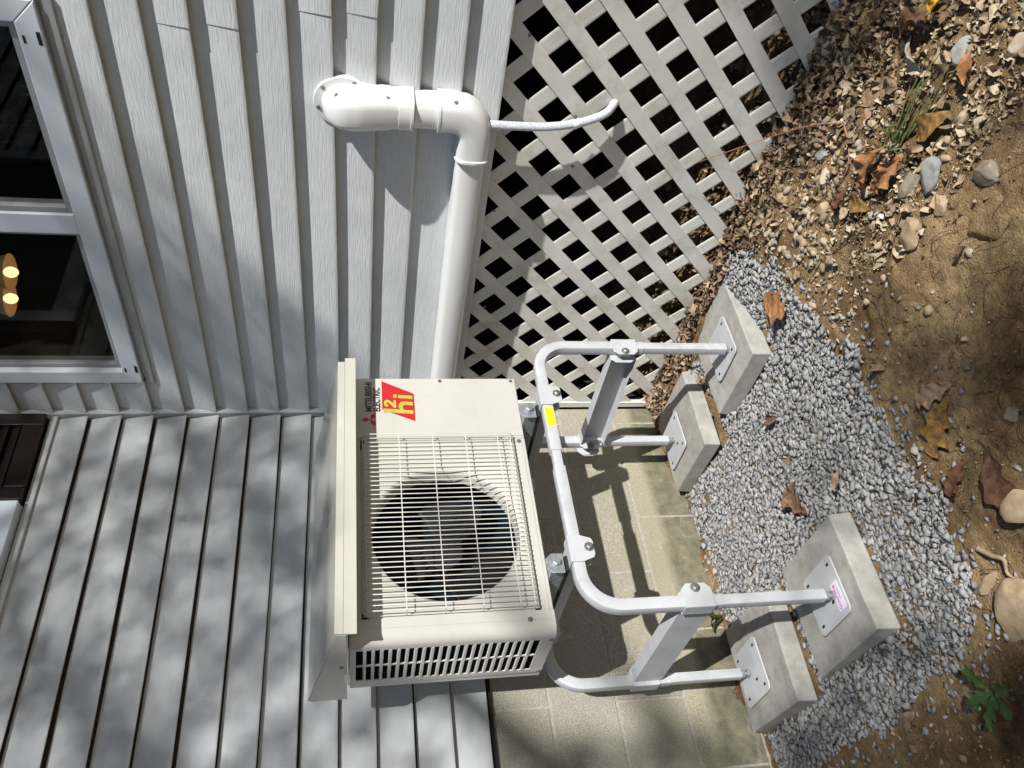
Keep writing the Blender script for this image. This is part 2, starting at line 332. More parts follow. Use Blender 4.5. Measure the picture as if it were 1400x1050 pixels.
def build(name, mb, m, parent=None, smooth=None, bevel=0, seg=2, **kw):
    """one mesh object; its origin is the middle of its bounding box; the parent's world place is subtracted"""
    if isinstance(mb, MB): V = np.array(mb.v, float); F = mb.f
    else: V, F = np.asarray(mb[0], float), mb[1]
    c = (V.min(0)+V.max(0))/2
    me = bpy.data.meshes.new(name); me.from_pydata((V-c).tolist(), [], F); me.update()
    bm = bmesh.new(); bm.from_mesh(me); bmesh.ops.recalc_face_normals(bm, faces=bm.faces) if len(F) < 20000 else None; bm.to_mesh(me); bm.free()
    for mm in (m if isinstance(m, list) else [m]): me.materials.append(mm)
    o = bpy.data.objects.new(name, me); COL.objects.link(o)
    W = Vector((c[0], c[1], c[2]+ZO)); o.location = W-(wloc(parent) if parent else Vector((0, 0, 0)))
    if parent: o.parent = parent
    ROOT[o.name] = W
    if smooth:
        me.polygons.foreach_set('use_smooth', [True]*len(me.polygons)); me.set_sharp_from_angle(angle=math.radians(smooth))
    if bevel:
        b = o.modifiers.new('edge', 'BEVEL'); b.width = bevel; b.segments = seg; b.limit_method = 'ANGLE'; b.angle_limit = math.radians(35)
        me.polygons.foreach_set('use_smooth', [True]*len(me.polygons)); b.harden_normals = True
    tag(o, **kw)
    return o
def again(o, name, W, parent=None, **kw):
    c = o.copy(); c.name = name; COL.objects.link(c); W = Vector((W[0], W[1], W[2]+ZO)); c.parent = parent
    c.location = W-(wloc(parent) if parent else Vector((0, 0, 0))); ROOT[c.name] = W
    return c
def fast_mesh(name, V, F, m, parent=None, **kw):
    """large joined mesh of equal-sided faces from arrays"""
    V = np.asarray(V, float); F = np.asarray(F, int); k = F.shape[1]
    me = bpy.data.meshes.new(name); me.vertices.add(len(V)); Vz = V.copy(); Vz[:, 2] += ZO
    me.vertices.foreach_set('co', Vz.ravel()); me.loops.add(F.size); me.loops.foreach_set('vertex_index', F.ravel().astype(np.int32))
    me.polygons.add(len(F)); me.polygons.foreach_set('loop_start', np.arange(0, F.size, k, dtype=np.int32)); me.update(calc_edges=True); me.validate()
    me.materials.append(m)
    o = bpy.data.objects.new(name, me); COL.objects.link(o)
    if parent: o.parent = parent; o.location = -wloc(parent)
    return tag(o, **kw)
def text_mb(string, size, origin, right, up, xs=1, bold=0, italic=0, thick=.0006, mb=None):
    cu = bpy.data.curves.new('t', 'FONT'); cu.body = string; cu.size = size; cu.offset = bold; cu.shear = italic; cu.resolution_u = 3
    to = bpy.data.objects.new('t', cu); COL.objects.link(to)
    me = bpy.data.meshes.new_from_object(to.evaluated_get(bpy.context.evaluated_depsgraph_get()))
    o = Vector(origin); r = Vector(right); u = Vector(up); n = r.cross(u)
    mb = mb or MB()
    mb.add([o+r*(v.co.x*xs)+u*v.co.y+n*thick for v in me.vertices], [tuple(p.vertices) for p in me.polygons])
    bpy.data.objects.remove(to); bpy.data.meshes.remove(me); bpy.data.curves.remove(cu)
    return mb
def rsq(w, d, r=.004, n=3):
    """rounded rectangle section"""
    out = []
    for cx, cy, a0 in ((w/2-r, d/2-r, 0), (-w/2+r, d/2-r, 90), (-w/2+r, -d/2+r, 180), (w/2-r, -d/2+r, 270)):
        for i in range(n+1):
            a = math.radians(a0+90*i/n); out.append((cx+r*math.cos(a), cy+r*math.sin(a)))
    return out

# ================================================================== GROUND (one sheet out to the horizon)
def axis(lo, hi, st, far):
    a = list(np.arange(lo, hi+st/2, st)); s = st; x = hi
    while x < far: s *= 1.35; x += s; a.append(x)
    s = st; x = lo
    while x > -far: s *= 1.35; x -= s; a.insert(0, x)
    return np.array(a)
gx = axis(-1.95, .35, .0075, 120); gy = axis(-2.15, .05, .0075, 120)
GX, GY = np.meshgrid(gx, gy, indexing='ij')
far = np.maximum(np.hypot(GX, GY)-7, 0)
GZ = np.where(np.hypot(GX, GY) < 30, gh(np.clip(GX, -8, 8), np.clip(GY, -8, 8)), -1.4)
nx, ny = GX.shape
idx = np.arange(nx*ny).reshape(nx, ny)
F = np.stack([idx[:-1, :-1], idx[1:, :-1], idx[1:, 1:], idx[:-1, 1:]], -1).reshape(-1, 4)
ground = fast_mesh('ground', np.stack([GX.ravel(), GY.ravel(), GZ.ravel()], 1), F, M_soil, kind='structure')
ground.data.polygons.foreach_set('use_smooth', [True]*len(ground.data.polygons))

# ================================================================== SIDING WALLS
EX = .1032; BOT = -.37
def prof(z0, ex=EX, p=.024):
    """outline of one lap board, hollow under its lip: (distance out from the wall, height)"""
    return [(.001, z0+.016), (p-.0045, z0+.012), (p-.004, z0), (p-.0008, z0+.0004), (p, z0+.003), (p-.0012, z0+.010), (p*.50, z0+ex*.66), (.0035, z0+ex-.004), (.0015, z0+ex+.014), (.001, z0+ex+.014)]
def prof_gap(z0, ex, p, g):
    return [(.001, z0+.016), (p-.0045, z0+.012), (p-.004, z0), (p-.0008, z0+.0004), (p, z0+.003), (p-.0012, z0+.010), (p*.55, z0+ex*.60), (.0065, z0+ex-g), (.001, z0+ex-g+.001)]
right_wall = thing('house_wall', (0, -1.3, BOT), 'sunlit blue-grey clapboard wall with the sliding window and white duct', 'wall')
left_wall = thing('house_wall', (-1.3, 0, BOT), 'shaded glossy clapboard wall behind the heat pump, above the concrete blocks', 'wall')
NC = 21
seams = {4: [-1.434], 3: [-1.445], 7: [-1.381], 6: [-1.381], 5: [-1.434+.0], 9: [-.55+.0]}
seams = {3: [-1.445], 4: [-1.440], 6: [-1.392], 7: [-1.386], 1: [-2.0], 2: [-2.0], 0: [-1.9]}
WY0, WY1, WZ0 = -1.425, -.183, .652       # window opening on the sunlit wall
for k in range(NC):
    z0 = BOT+EX*k; cuts = [-.012]
    for sm in seams.get(k, []): cuts.append(sm)
    cuts.append(-3.4)
    spans = [(cuts[i+1], cuts[i]) for i in range(len(cuts)-1)]
    if z0 > WZ0-.02: spans = [(WY1, -.012), (-3.4, WY0)]
    for j, (ya, yb) in enumerate(spans):
        zz = z0+RNG.uniform(-.0012, .0012)
        pr = prof(zz, EX, .0245+(.0025 if j else 0))
        mb = MB().prism([(-a, b) for a, b in pr], 0, 1, 'y')
        # long board: a few stations so it can wander slightly
        n = max(2, int((yb-ya)/.35)+1); ys = np.linspace(ya, yb, n)
        mb = MB(); m = len(pr); vs = []
        for q, y in enumerate(ys):
            dz = .0012*math.sin(y*3+k*1.7)
            for a, b in pr: vs.append((-a-(.0008*math.sin(y*5+k) if a > .005 else 0), y, b+dz))
        fs = [(q*m+i, q*m+(i+1) % m, (q+1)*m+(i+1) % m, (q+1)*m+i) for q in range(n-1) for i in range(m)]
        fs += [tuple(range(m)), tuple((n-1)*m+i for i in range(m))[::-1]]
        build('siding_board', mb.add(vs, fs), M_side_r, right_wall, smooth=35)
SX0, SX1, SZ0 = -.372, -.0, .985      # shutter span on the shaded wall
for k in range(NC):
    z0 = BOT+EX*k
    if k < 7: z0 = BOT+.1022*k
    else: z0 = BOT+.1022*7+(k-7)*.1035
    spans = [(-3.2, -.036)]
    if z0 > SZ0-.04: spans = [(-3.2, -1.45)]
    for xa, xb in spans:
        pr = prof_gap(z0, .1035, .026, .0050); n = max(2, int((xb-xa)/.22)+1); xs = np.linspace(xa, xb, n); m = len(pr); vs = []
        for q, x in enumerate(xs):
            dz = .0016*math.sin(x*2.6+k*2.1); wv = .0013*math.sin(x*6+k*1.3)
            for a, b in pr: vs.append((x, -a-(wv if a > .005 else 0), b+dz))
        fs = [(q*m+i, q*m+(i+1) % m, (q+1)*m+(i+1) % m, (q+1)*m+i) for q in range(n-1) for i in range(m)]
        fs += [tuple(range(m)), tuple((n-1)*m+i for i in range(m))[::-1]]
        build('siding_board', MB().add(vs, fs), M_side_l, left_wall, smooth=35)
TOPZ = BOT+EX*NC
# inside corner post
mb = MB().prism([(0, 0), (-.026, 0), (-.026, -.024), (-.020, -.030), (0, -.030)], BOT-.005, TOPZ, 'z')
build('corner_post', mb, M_side_l, left_wall, bevel=.001)
build('sill_trim', MB().box(-3.2, -.027, -.012, .0, BOT-.016, BOT-.001), M_black, left_wall)
# backing of both walls, and the house above and behind them
s = MB(); s.box(.001, .06, -3.4, -.001, BOT+.002, WZ0+.01); s.box(.001, .06, -3.4, WY0, WZ0+.01, 2.4); s.box(.001, .06, WY1, -.001, WZ0+.01, 2.4); s.box(.001, .06, WY0, WY1, 1.95, 2.4)
build('wall_sheathing', s, M_wood, right_wall)
build('wall_sheathing', MB().box(-3.2, .0, .001, .10, BOT+.002, 2.4), M_wood, left_wall)
s = MB(); s.box(.0601, 4, -3.4, -3.3, -1.3, 2.4); s.box(.0, 4, -.0005, .10, BOT+.003, 2.4); s.box(3.9, 4, -3.3, -.0, -1.3, 2.4); s.box(.0, 4, -3.4, .10, 2.4, 2.5)
s.box(.0601, 3.9, -3.3, -.001, BOT+.01, BOT+.05)
build('house_shell', s, M_room, None, kind='structure')
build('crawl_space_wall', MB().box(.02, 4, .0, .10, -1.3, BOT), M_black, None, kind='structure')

# ---- window on the sunlit wall
win = build('window', MB().box(-.006, .04, WY1-.012, WY1-.001, WZ0+.06, 1.95), M_trim, right_wall)
def jbar(name, y0, y1, z0, z1, x0, x1, m=M_trim, b=.003, par=win): return build(name, MB().box(x0, x1, y0, y1, z0, z1), m, par, bevel=b)
OX = -.030
# outer frame with mitred lower corners
w_ = .052
zb0 = WZ0+.012; yR, yL = WY1-.002, WY0+.002
fr = MB().prism([(yR, zb0), (yL, zb0), (yL+w_, zb0+w_), (yR-w_, zb0+w_)], OX, .03, 'x'); build('window_frame', fr, M_trim, win, bevel=.003)
fr = MB().prism([(yR, zb0+.0008), (yR, 1.95), (yR-w_, 1.95), (yR-w_, zb0+w_+.0008)], OX+.0006, .03, 'x'); build('window_frame', fr, M_trim, win, bevel=.003)
fr = MB().prism([(yL, zb0+.0008), (yL, 1.95), (yL+w_, 1.95), (yL+w_, zb0+w_+.0008)], OX+.0006, .03, 'x'); build('window_frame', fr, M_trim, win, bevel=.003)
jbar('channel_trim', WY0-.004, WY1+.012, WZ0-.022, WZ0+.004, -.021, -.002, M_trimdark)
jbar('channel_trim', WY1+.001, WY1+.013, WZ0+.005, 1.95, -.021, -.002, M_trimdark)
jbar('channel_trim', WY0-.013, WY0-.001, WZ0+.005, 1.95, -.021, -.002, M_trimdark)
s = MB()
for y in (yR-.052, yL+.10): s.box(OX-.0008, OX+.002, y-.030, y, zb0+.005, zb0+.013); s.box(OX-.0008, OX+.002, y-.020, y-.002, zb0+w_-.014, zb0+w_-.009)
build('weep_slot', s, M_black, win)
YM = -.820
jbar('mullion', YM-.032, YM+.032, zb0+w_+.001, 1.95, OX+.004, .02)
# sashes: far one set back
for (a, b, dx) in ((YM+.034, yR-w_-.002, .012), (yL+w_+.002, YM-.034, .004)):
    s = MB(); zz = zb0+w_+.002; t = .016
    s.box(OX+dx+.008, .015+dx, a, b, zz, zz+t); s.box(OX+dx+.0085, .0145+dx, a, a+t, zz+t, 1.95); s.box(OX+dx+.0085, .0145+dx, b-t, b, zz+t, 1.95)
    sash = build('sash', s, M_trimdark if dx > .01 else M_trimdark, win, bevel=.002)
    pane = build('pane', MB().box(OX+dx+.022, OX+dx+.026, a+t-.003, b-t+.003, zz+t-.003, 1.95), M_glass, win)
# inside sill and the dim room behind the glass
build('window_sill', MB().box(.062, .16, yL, yR, zb0-.01, zb0+.016), M_wood, win)
# framed word sign and cabinet inside
sg = thing('wall_sign', (1.95, -.02, 1.36), 'dark lettered sign seen dimly through the window glass', 'sign')
build('sign_board', MB().box(1.38, 2.75, -.028, -.003, 1.37, 1.63), M_sign, sg, bevel=.003)
build('sign_lettering', text_mb('LAKE HOUSE', .152, (1.49, -.0285, 1.43), (1, 0, 0), (0, 0, 1), xs=1.0, bold=.003), M_signw, sg)
cb = thing('sideboard', (.6, -.9, .2), 'dark reddish wooden sideboard standing inside behind the window', 'cabinet')
build('cabinet_body', MB().box(.42, .95, -1.3, -.3, .05, .74), M_wood, cb, bevel=.01)
build('cabinet_top', MB().box(.40, .97, -1.33, -.27, .742, .77), mat('red_brown_varnish', (.10, .025, .012), (.16, .05, .02), rough=.3, scale=8, stretch=(1, 1, 12)), cb, bevel=.006)
for j in range(7): build('cabinet_door_slat', MB().box(.41, .4195, -1.28+j*.14, -1.16+j*.14, .08, .71), MATS['red_brown_varnish'], cb, bevel=.003)
cf = thing('ceiling_lamp', (.4, -.205, 1.33), 'ceiling lamp with two glowing warm bulbs seen through the window', 'lamp')
for (y, z) in ((-.265, 1.135), (-.142, 1.17)):
    b_ = MB(); 
    for i in range(9):
        pass
    vs = []; fs = []
    for i in range(11):
        a = math.pi*i/10
        for j in range(14): vs.append((.4+.019*math.sin(a)*math.cos(2*math.pi*j/14), y+.019*math.sin(a)*math.sin(2*math.pi*j/14), z+.024*math.cos(a)))
    fs = [(i*14+j, i*14+(j+1) % 14, (i+1)*14+(j+1) % 14, (i+1)*14+j) for i in range(10) for j in range(14)]
    build('bulb', MB().add(vs, fs), M_bulb, cf, smooth=60)
    vs = []; pr = [(.020, .070), (.036, .058), (.050, .036), (.060, .012), (.064, .002)]
    for r_, h in pr:
        for j in range(18): vs.append((.4+r_*math.cos(2*math.pi*j/18), y+r_*math.sin(2*math.pi*j/18), z+h))
    fs = [(i*18+j, i*18+(j+1) % 18, (i+1)*18+(j+1) % 18, (i+1)*18+j) for i in range(4) for j in range(18)]
    sh = build('lamp_shade', MB().add(vs, fs), M_shade, cf, smooth=60)
    build('lamp_arm', MB().tube([(.4, y, z+.055), (.4, y*.5-.10, z+.10), (.4, -.205, 1.38)], .008), M_steel, cf, smooth=50)
build('lamp_canopy', MB().tube([(.4, -.205, 1.36), (.4, -.205, 1.42)], .05, 16, bn=(0, 1, 0)), M_steel, cf, smooth=50)

# ---- shutter and white framed window high on the shaded wall
sh = thing('window_shutter', (-.2, -.02, SZ0), 'very dark maroon louvred shutter in the corner beside the high white-framed window', 'shutter')
build('stile', MB().box(-.372, -.325, -.045, -.018, SZ0, 1.75), M_maroon, sh, bevel=.003)
build('stile', MB().box(-.085, -.038, -.045, -.018, SZ0, 1.75), M_maroon, sh, bevel=.003)
build('rail', MB().box(-.3249, -.0851, -.0445, -.018, SZ0, SZ0+.06), M_maroon, sh, bevel=.003)
sl0 = None
for i in range(20):
    z = SZ0+.066+i*.034
    if sl0 is None: sl0 = build('shutter_slat', MB().prism([(-.040, z), (-.036, z), (-.020, z+.036), (-.024, z+.036)], -.3245, -.0855, 'x'), M_maroon, sh)
    else: again(sl0, 'shutter_slat', (-.205, -.030, z+.018), sh)
build('channel_trim', MB().box(-1.45, -.03, -.019, -.002, SZ0-.028, SZ0-.006), M_side_l, left_wall, bevel=.002)
wl = build('window', MB().box(-1.44, -.376, -.014, -.003, SZ0, 1.79), M_trim, left_wall)
build('window_frame', MB().box(-1.43, -.378, -.05, -.0145, SZ0+.002, SZ0+.055), M_trim, wl, bevel=.003)
build('window_frame', MB().box(-.432, -.378, -.0495, -.0145, SZ0+.0555, 1.79), M_trim, wl, bevel=.003)
build('window_frame', MB().box(-1.43, -1.376, -.0495, -.0145, SZ0+.0555, 1.79), M_trim, wl, bevel=.003)
build('sash', MB().box(-1.375, -.433, -.038, -.0145, SZ0+.0555, SZ0+.09), M_trim, wl, bevel=.002)
build('pane', MB().box(-1.375, -.433, -.030, -.026, SZ0+.09, 1.79), M_sign, wl)

# ================================================================== LATTICE SKIRT
lat = thing('lattice_skirt', (.01, -1.3, -1.16), 'white diagonal lattice skirting below the sunlit wall, its foot in leaves', 'lattice')
def clip(poly, a, b, c):      # keep a*y+b*z+c >= 0
    out = []
    for i in range(len(poly)):
        p, q = poly[i], poly[(i+1) % len(poly)]; dp = a*p[0]+b*p[1]+c; dq = a*q[0]+b*q[1]+c
        if dp >= 0: out.append(p)
        if (dp >= 0) != (dq >= 0): t = dp/(dp-dq); out.append((p[0]+(q[0]-p[0])*t, p[1]+(q[1]-p[1])*t))
    return out
hw = .0216*math.sqrt(2)
def strip(kind, c):
    """kind +1: falls towards the corner (y+z = c); -1: rises (y-z = c)"""
    L_ = 4
    if kind > 0: poly = [(c-hw/1+L_, -L_), (c+hw+L_, -L_), (c+hw-L_, L_), (c-hw-L_, L_)]
    else: poly = [(c-hw-L_, -L_), (c+hw-L_, -L_), (c+hw+L_, L_), (c-hw+L_, L_)]
    poly = clip(poly, 0, -1, -.374); poly = clip(poly, -1, 0, -.036); poly = clip(poly, 1, 0, 2.9)
    low = RNG.uniform(-.004, .020)
    if poly: poly = clip(poly, -.064, 1, 1.110-low)
    return poly
for i in range(-14, 16):
    c = -1.891+.0765+.153*i; p = strip(1, c)
    if len(p) >= 3: build('lattice_strip', MB().prism(p, .004, .0072, 'x'), M_lat, lat, bevel=.0006, seg=1)
    c = -1.001+.0765+.153*i; p = strip(-1, c)
    if len(p) >= 3:
        # ribbed rear strip: five fine ridges along its length
        mb = MB().prism(p, .0077, .0105, 'x'); build('lattice_strip', mb, M_lat2, lat, bevel=.0007, seg=1)
        rb = MB()
        for q in (-.0160, -.0110, -.0055, .0, .0055, .0110, .0160):
            o = q*math.sqrt(2); hh = .0012*math.sqrt(2); L_ = 4
            pp = [(c+o-hh-L_, -L_), (c+o+hh-L_, -L_), (c+o+hh+L_, L_), (c+o-hh+L_, L_)]
            pp = clip(pp, 0, -1, -.376); pp = clip(pp, -1, 0, -.038); pp = clip(pp, 1, 0, 2.9); pp = clip(pp, -.064, 1, 1.085)
            if len(pp) >= 3: rb.prism(pp, .0070, .0077, 'x')
        if rb.v: build('strip_ribs', rb, M_lat2, lat, kind='stuff')
build('edge_channel', MB().box(-.003, .016, -.0355, -.014, -1.13, BOT-.003), M_lat, lat, bevel=.001)
build('edge_channel', MB().box(-.0035, -.001, -.040, -.0358, -1.13, BOT-.003), M_lat, lat)
for y, z in ((-1.42, -.42), (-1.06, -.60), (-.52, -.42), (-.9, -.40), (-.30, -.41)):
    build('screw', MB().hexbolt((.003, y, z), (-1, 0, 0), .003, .001), M_steel, lat)

# ================================================================== CONCRETE BLOCK FOUNDATION
fw_ = thing('block_foundation', (-1.2, .05, -1.2), 'weathered concrete block foundation wall with mossy foot behind the stand', 'wall')
build('mortar', MB()  .box(-3.2, .0, .0020, .09, -1.40, BOT-.017), M_mortar, fw_)
rows = [(-.554, -.386), (-.753, -.554), (-.959, -.753), (-1.165, -.959), (-1.37, -1.165)]
J = .0036
for r_, (za, zb) in enumerate(rows):
    off = -.685 if r_ % 2 == 0 else -.480
    xs = [off+.41*i for i in range(-6, 3)]; xs = [x for x in xs if -3.2 < x < -.06]; xs = [-3.2]+xs+[-.001]
    for a, b in zip(xs[:-1], xs[1:]):
        dy = RNG.uniform(-.0012, .0012)
        build('concrete_block', MB().box(a+J, b-(J if b < -.01 else 0), dy, .07, za+J, zb-(J if r_ else 0)), M_block, fw_, bevel=.003, seg=2)

# ================================================================== WHITE LINE-SET DUCT on the sunlit wall
du = thing('line_duct', (-.02, -.7, -.31), 'white plastic line duct with wall cap and elbow running to the unit', 'duct')
def dsec(wd, dp, n=8):
    """flat back, softly rounded front: (across, out)"""
    pts = [(-wd/2, 0), (wd/2, 0)]
    for i in range(n+1):
        a = math.pi*i/n; c, s_ = math.cos(a), math.sin(a)
        pts.append((wd/2*math.copysign(abs(c)**.55, c), dp*(.42+.58*abs(s_)**.75) if True else 0))
    return pts
XW = -.018
YC, ZC = -1.232, -.305
def vert(z0, z1, wd, dp, name, **kw):
    return build(name, MB().sweep([(XW, YC, z0), (XW, YC, z1)], (-1, 0, 0), dsec(wd, dp)), M_duct, du, smooth=40, bevel=.0012, **kw)
# wall flange
fl = MB(); pts = [(YC+.004+.066*math.cos(2*math.pi*i/40), .020+.072*math.sin(2*math.pi*i/40)) for i in range(40)]
fl.prism(pts, XW-.010, -.001, 'x')
flo = build('wall_flange', fl, M_duct, du, smooth=40, bevel=.002)
for a in (75, 130, 205): build('screw', MB().hexbolt((XW-.010, YC+.004+.058*math.cos(math.radians(a)), .02+.062*math.sin(math.radians(a))), (-1, 0, 0), .0035, .0015), M_steel, flo)
# bulbous cap elbow
path = []; sc = []
for i in range(22):
    t = i/21; z = .072-t*.185; k = 1 if t > .35 else math.sqrt(max(1-((.35-t)/.35)**2, .0004)); wdn = .096-.008*max(0, (t-.55)/.45)
    if t > .9: wdn = .086
    dpn = .088 if t < .5 else .088-.016*((t-.5)/.5)
    path.append((XW, YC, z)); sc.append((wdn*k, dpn*(.25+.75*k)))
build('cap_elbow', MB().sweep(path, (-1, 0, 0), dsec(1, 1, 14), scl=lambda i: sc[i]), M_duct, du, smooth=50)
vert(-.112, -.142, .090, .074, 'coupling'); vert(-.142, -.149, .094, .077, 'coupling_lip')
vert(-.1495, -.208, .080, .067, 'duct_piece'); vert(-.208, -.215, .093, .076, 'coupling_lip')
# flat elbow down and round towards the corner
rr = .058; path = [(XW, YC, -.2155)]
for i in range(13):
    a = math.radians(90*i/12); path.append((XW, YC+rr-rr*math.cos(a), ZC+rr-rr*math.sin(a)))
path.append((XW, YC+rr+.060, ZC))
build('flat_elbow', MB().sweep(path, (-1, 0, 0), dsec(.090, .074, 12)), M_duct, du, smooth=50)
def horiz(y0, y1, wd, dp, name): return build(name, MB().sweep([(XW, y0, ZC), (XW, y1, ZC)], (-1, 0, 0), dsec(wd, dp)), M_duct, du, smooth=40, bevel=.001)
horiz(YC+rr+.054, YC+rr+.062, .094, .078, 'coupling_lip')
horiz(YC+rr+.0621, -.06, .080, .064, 'duct_run')
# a lid seam along the run
build('lid_seam', MB().box(XW-.036, XW-.034, YC+rr+.065, -.06, ZC-.0412, ZC-.0402), M_duct, du)
for z in (-.085, -.25, .035): build('screw', MB().hexbolt((XW-.055, YC-.041, z), (-.5, -1, 0), .004, .002), M_steel, du)
# drain hose
ho = thing('drain_hose', (-.03, -1.21, -.36), 'clear braided drain hose dropping from the duct elbow into the lattice', 'hose')
hp = [(-.045, -1.203, -.345), (-.045, -1.203, -.42), (-.042, -1.205, -.50), (-.036, -1.215, -.57), (-.030, -1.228, -.615), (-.022, -1.242, -.648), (-.004, -1.253, -.667), (.022, -1.262, -.682)]
def smoothpath(P, n=6):
    P = [Vector(p) for p in P]; out = []
    for i in range(len(P)-1):
        p0, p1, p2, p3 = P[max(i-1, 0)], P[i], P[i+1], P[min(i+2, len(P)-1)]
        for j in range(n):
            t = j/n; out.append(.5*((2*p1)+(p2-p0)*t+(2*p0-5*p1+4*p2-p3)*t*t+(3*p1-p0-3*p2+p3)*t**3))
    return out+[P[-1]]
build('hose_tube', MB().tube(smoothpath(hp), .0112, 14, bn=(1, 0, 0)), M_hose, ho, smooth=60)
build('hose_clamp', MB().tube([(-.0375, -1.2125, -.562), (-.0345, -1.2185, -.578)], .0135, 16, bn=(1, 0, 0)), M_duct, ho, smooth=50)
build('clamp_screw', MB().tube([(-.034, -1.238, -.566), (-.034, -1.226, -.566)], .004, 8, bn=(1, 0, 0)), M_steel, ho)

# ================================================================== HEAT PUMP
UX0, UX1, UY, UB, UT = -1.120, -.338, -.560, -.466, .006
hp_ = thing('heat_pump', (-.73, -.44, UB), 'cream outdoor heat pump unit with round fan grille under a sloped cap', 'heat pump')
# front panel with a round opening; its left edge is rolled back
fcx, fcz, fr_ = -.837, -.230, .192
gx0, gx1, gz0, gz1 = -1.062, -.556, -.437, -.022
n = 72; ring = []; outer = []
for i in range(n):
    a = 2*math.pi*i/n; c, s_ = math.cos(a), math.sin(a); ring.append((fcx+fr_*c, fcz+fr_*s_))
    k = min((gx1-fcx if c > 0 else fcx-gx0)/max(abs(c), 1e-6), (gz1-fcz if s_ > 0 else fcz-gz0)/max(abs(s_), 1e-6)); outer.append((fcx+k*c, fcz+k*s_))
mb = MB(); YF = UY+.006
vs = [(x, YF, z) for x, z in outer]+[(x, YF+.001, z) for x, z in ring]
for dr, dy in ((-.006, .006), (-.010, .016), (-.010, .05)): vs += [(fcx+(x-fcx)*(fr_+dr)/fr_, YF+dy, fcz+(z-fcz)*(fr_+dr)/fr_) for x, z in ring]
fs = [(q*n+i, q*n+(i+1) % n, (q+1)*n+(i+1) % n, (q+1)*n+i) for q in range(4) for i in range(n)]
build('fan_surround', mb.add(vs, fs), M_unit, hp_, smooth=40)
for (a, b, c, d) in ((gx1+.0005, UX1, UB, UT),):
    build('service_panel', MB().box(a, b, UY, UY+.02, c, d), M_unit, hp_, bevel=.004)
# left part of the front with the rolled edge
def fpoly(x0): 
    p = [(x0, UY+.02), (x0, UY)]
    for i in range(9):
        t = math.radians(90*i/8); p.append((UX0+.028-.028*math.sin(t), UY+.028-.028*math.cos(t)))
    return p+[(UX0+.006, UY+.03)]
build('front_panel_edge', MB().prism(fpoly(gx0-.0005), UB, UT, 'z'), M_unit, hp_, smooth=35)
build('front_panel_edge', MB().box(gx0, gx1, UY+.0005, UY+.02, UB, gz0-.0005), M_unit, hp_, bevel=.003)
build('front_panel_edge', MB().box(gx0, gx1, UY+.0005, UY+.02, gz1+.0005, UT), M_unit, hp_, bevel=.003)
# raised bead round the grille corner at the lower edge
build('panel_bead', MB().box(gx0-.022, gx1+.01, UY-.0012, UY, UB+.010, UB+.0125), M_unit, hp_)
build('panel_bead', MB().box(gx0-.024, gx0-.022, UY-.0012, UY, UB+.010, UT-.05), M_unit, hp_)
for x, z in ((gx1-.012, UB+.018), (UX0+.035, UB+.06)): build('screw', MB().hexbolt((x, UY-.0005, z), (0, -1, 0), .0042, .0018), M_steel, hp_)
build('panel_seam', MB().box(gx1+.0065, gx1+.0075, UY-.0003, UY+.002, UB+.004, UT-.002), M_black, hp_)
for x, z in ((UX1-.012, UB+.014), (UX1-.012, UB+.22)): build('screw', MB().hexbolt((x, UY-.0005, z), (0, -1, 0), .0035, .0015), M_steel, hp_)
# case
YB = -.330
build('case_side', MB().box(UX1-.0015, UX1+.0005, UY+.0205, YB, UB, UT), M_unit, hp_)
build('case_back', MB().box(UX0+.004, UX1-.002, YB-.004, YB+.03, UB, UT), M_unitg, hp_)
build('base_pan', MB().box(UX0+.003, UX1-.002, UY+.0205, YB-.005, UB+.001, UB+.006), M_unitg, hp_)
build('case_top', MB().box(UX0, UX1, UY+.0205, YB, UT+.0005, UT+.004), M_unit, hp_)
build('shade_liner', MB().box(UX0+.10, UX1-.01, YB-.012, YB-.008, UB+.01, UT-.003), M_black, hp_)  # black liner sheets: the dark inside the case is put into their colour
build('shade_liner', MB().box(UX0+.0045, UX0+.0999, YB-.0125, YB-.0085, UB+.01, UT-.003), M_black, hp_)
build('shade_liner', MB().box(gx1+.03, gx1+.034, UY+.07, YB-.013, UB+.01, UT-.003), M_black, hp_)
# coil behind the side louvre and the fan
co_ = MB(); 
for i in range(46): co_.box(UX0+.045, UX0+.075, YB-.20+i*.0042, YB-.2+i*.0042+.0012, UB+.012, UT-.012)
co_.box(UX0+.076, UX0+.080, YB-.205, YB-.01, UB+.012, UT-.012)
build('coil', co_, M_coil, hp_, kind='stuff')
co_ = MB()
for i in range(120): co_.box(UX0+.10+i*.0042, UX0+.1012+i*.0042, YB-.030, YB-.0125, UB+.02, UT-.02)
build('coil', co_, M_coil, hp_, kind='stuff')
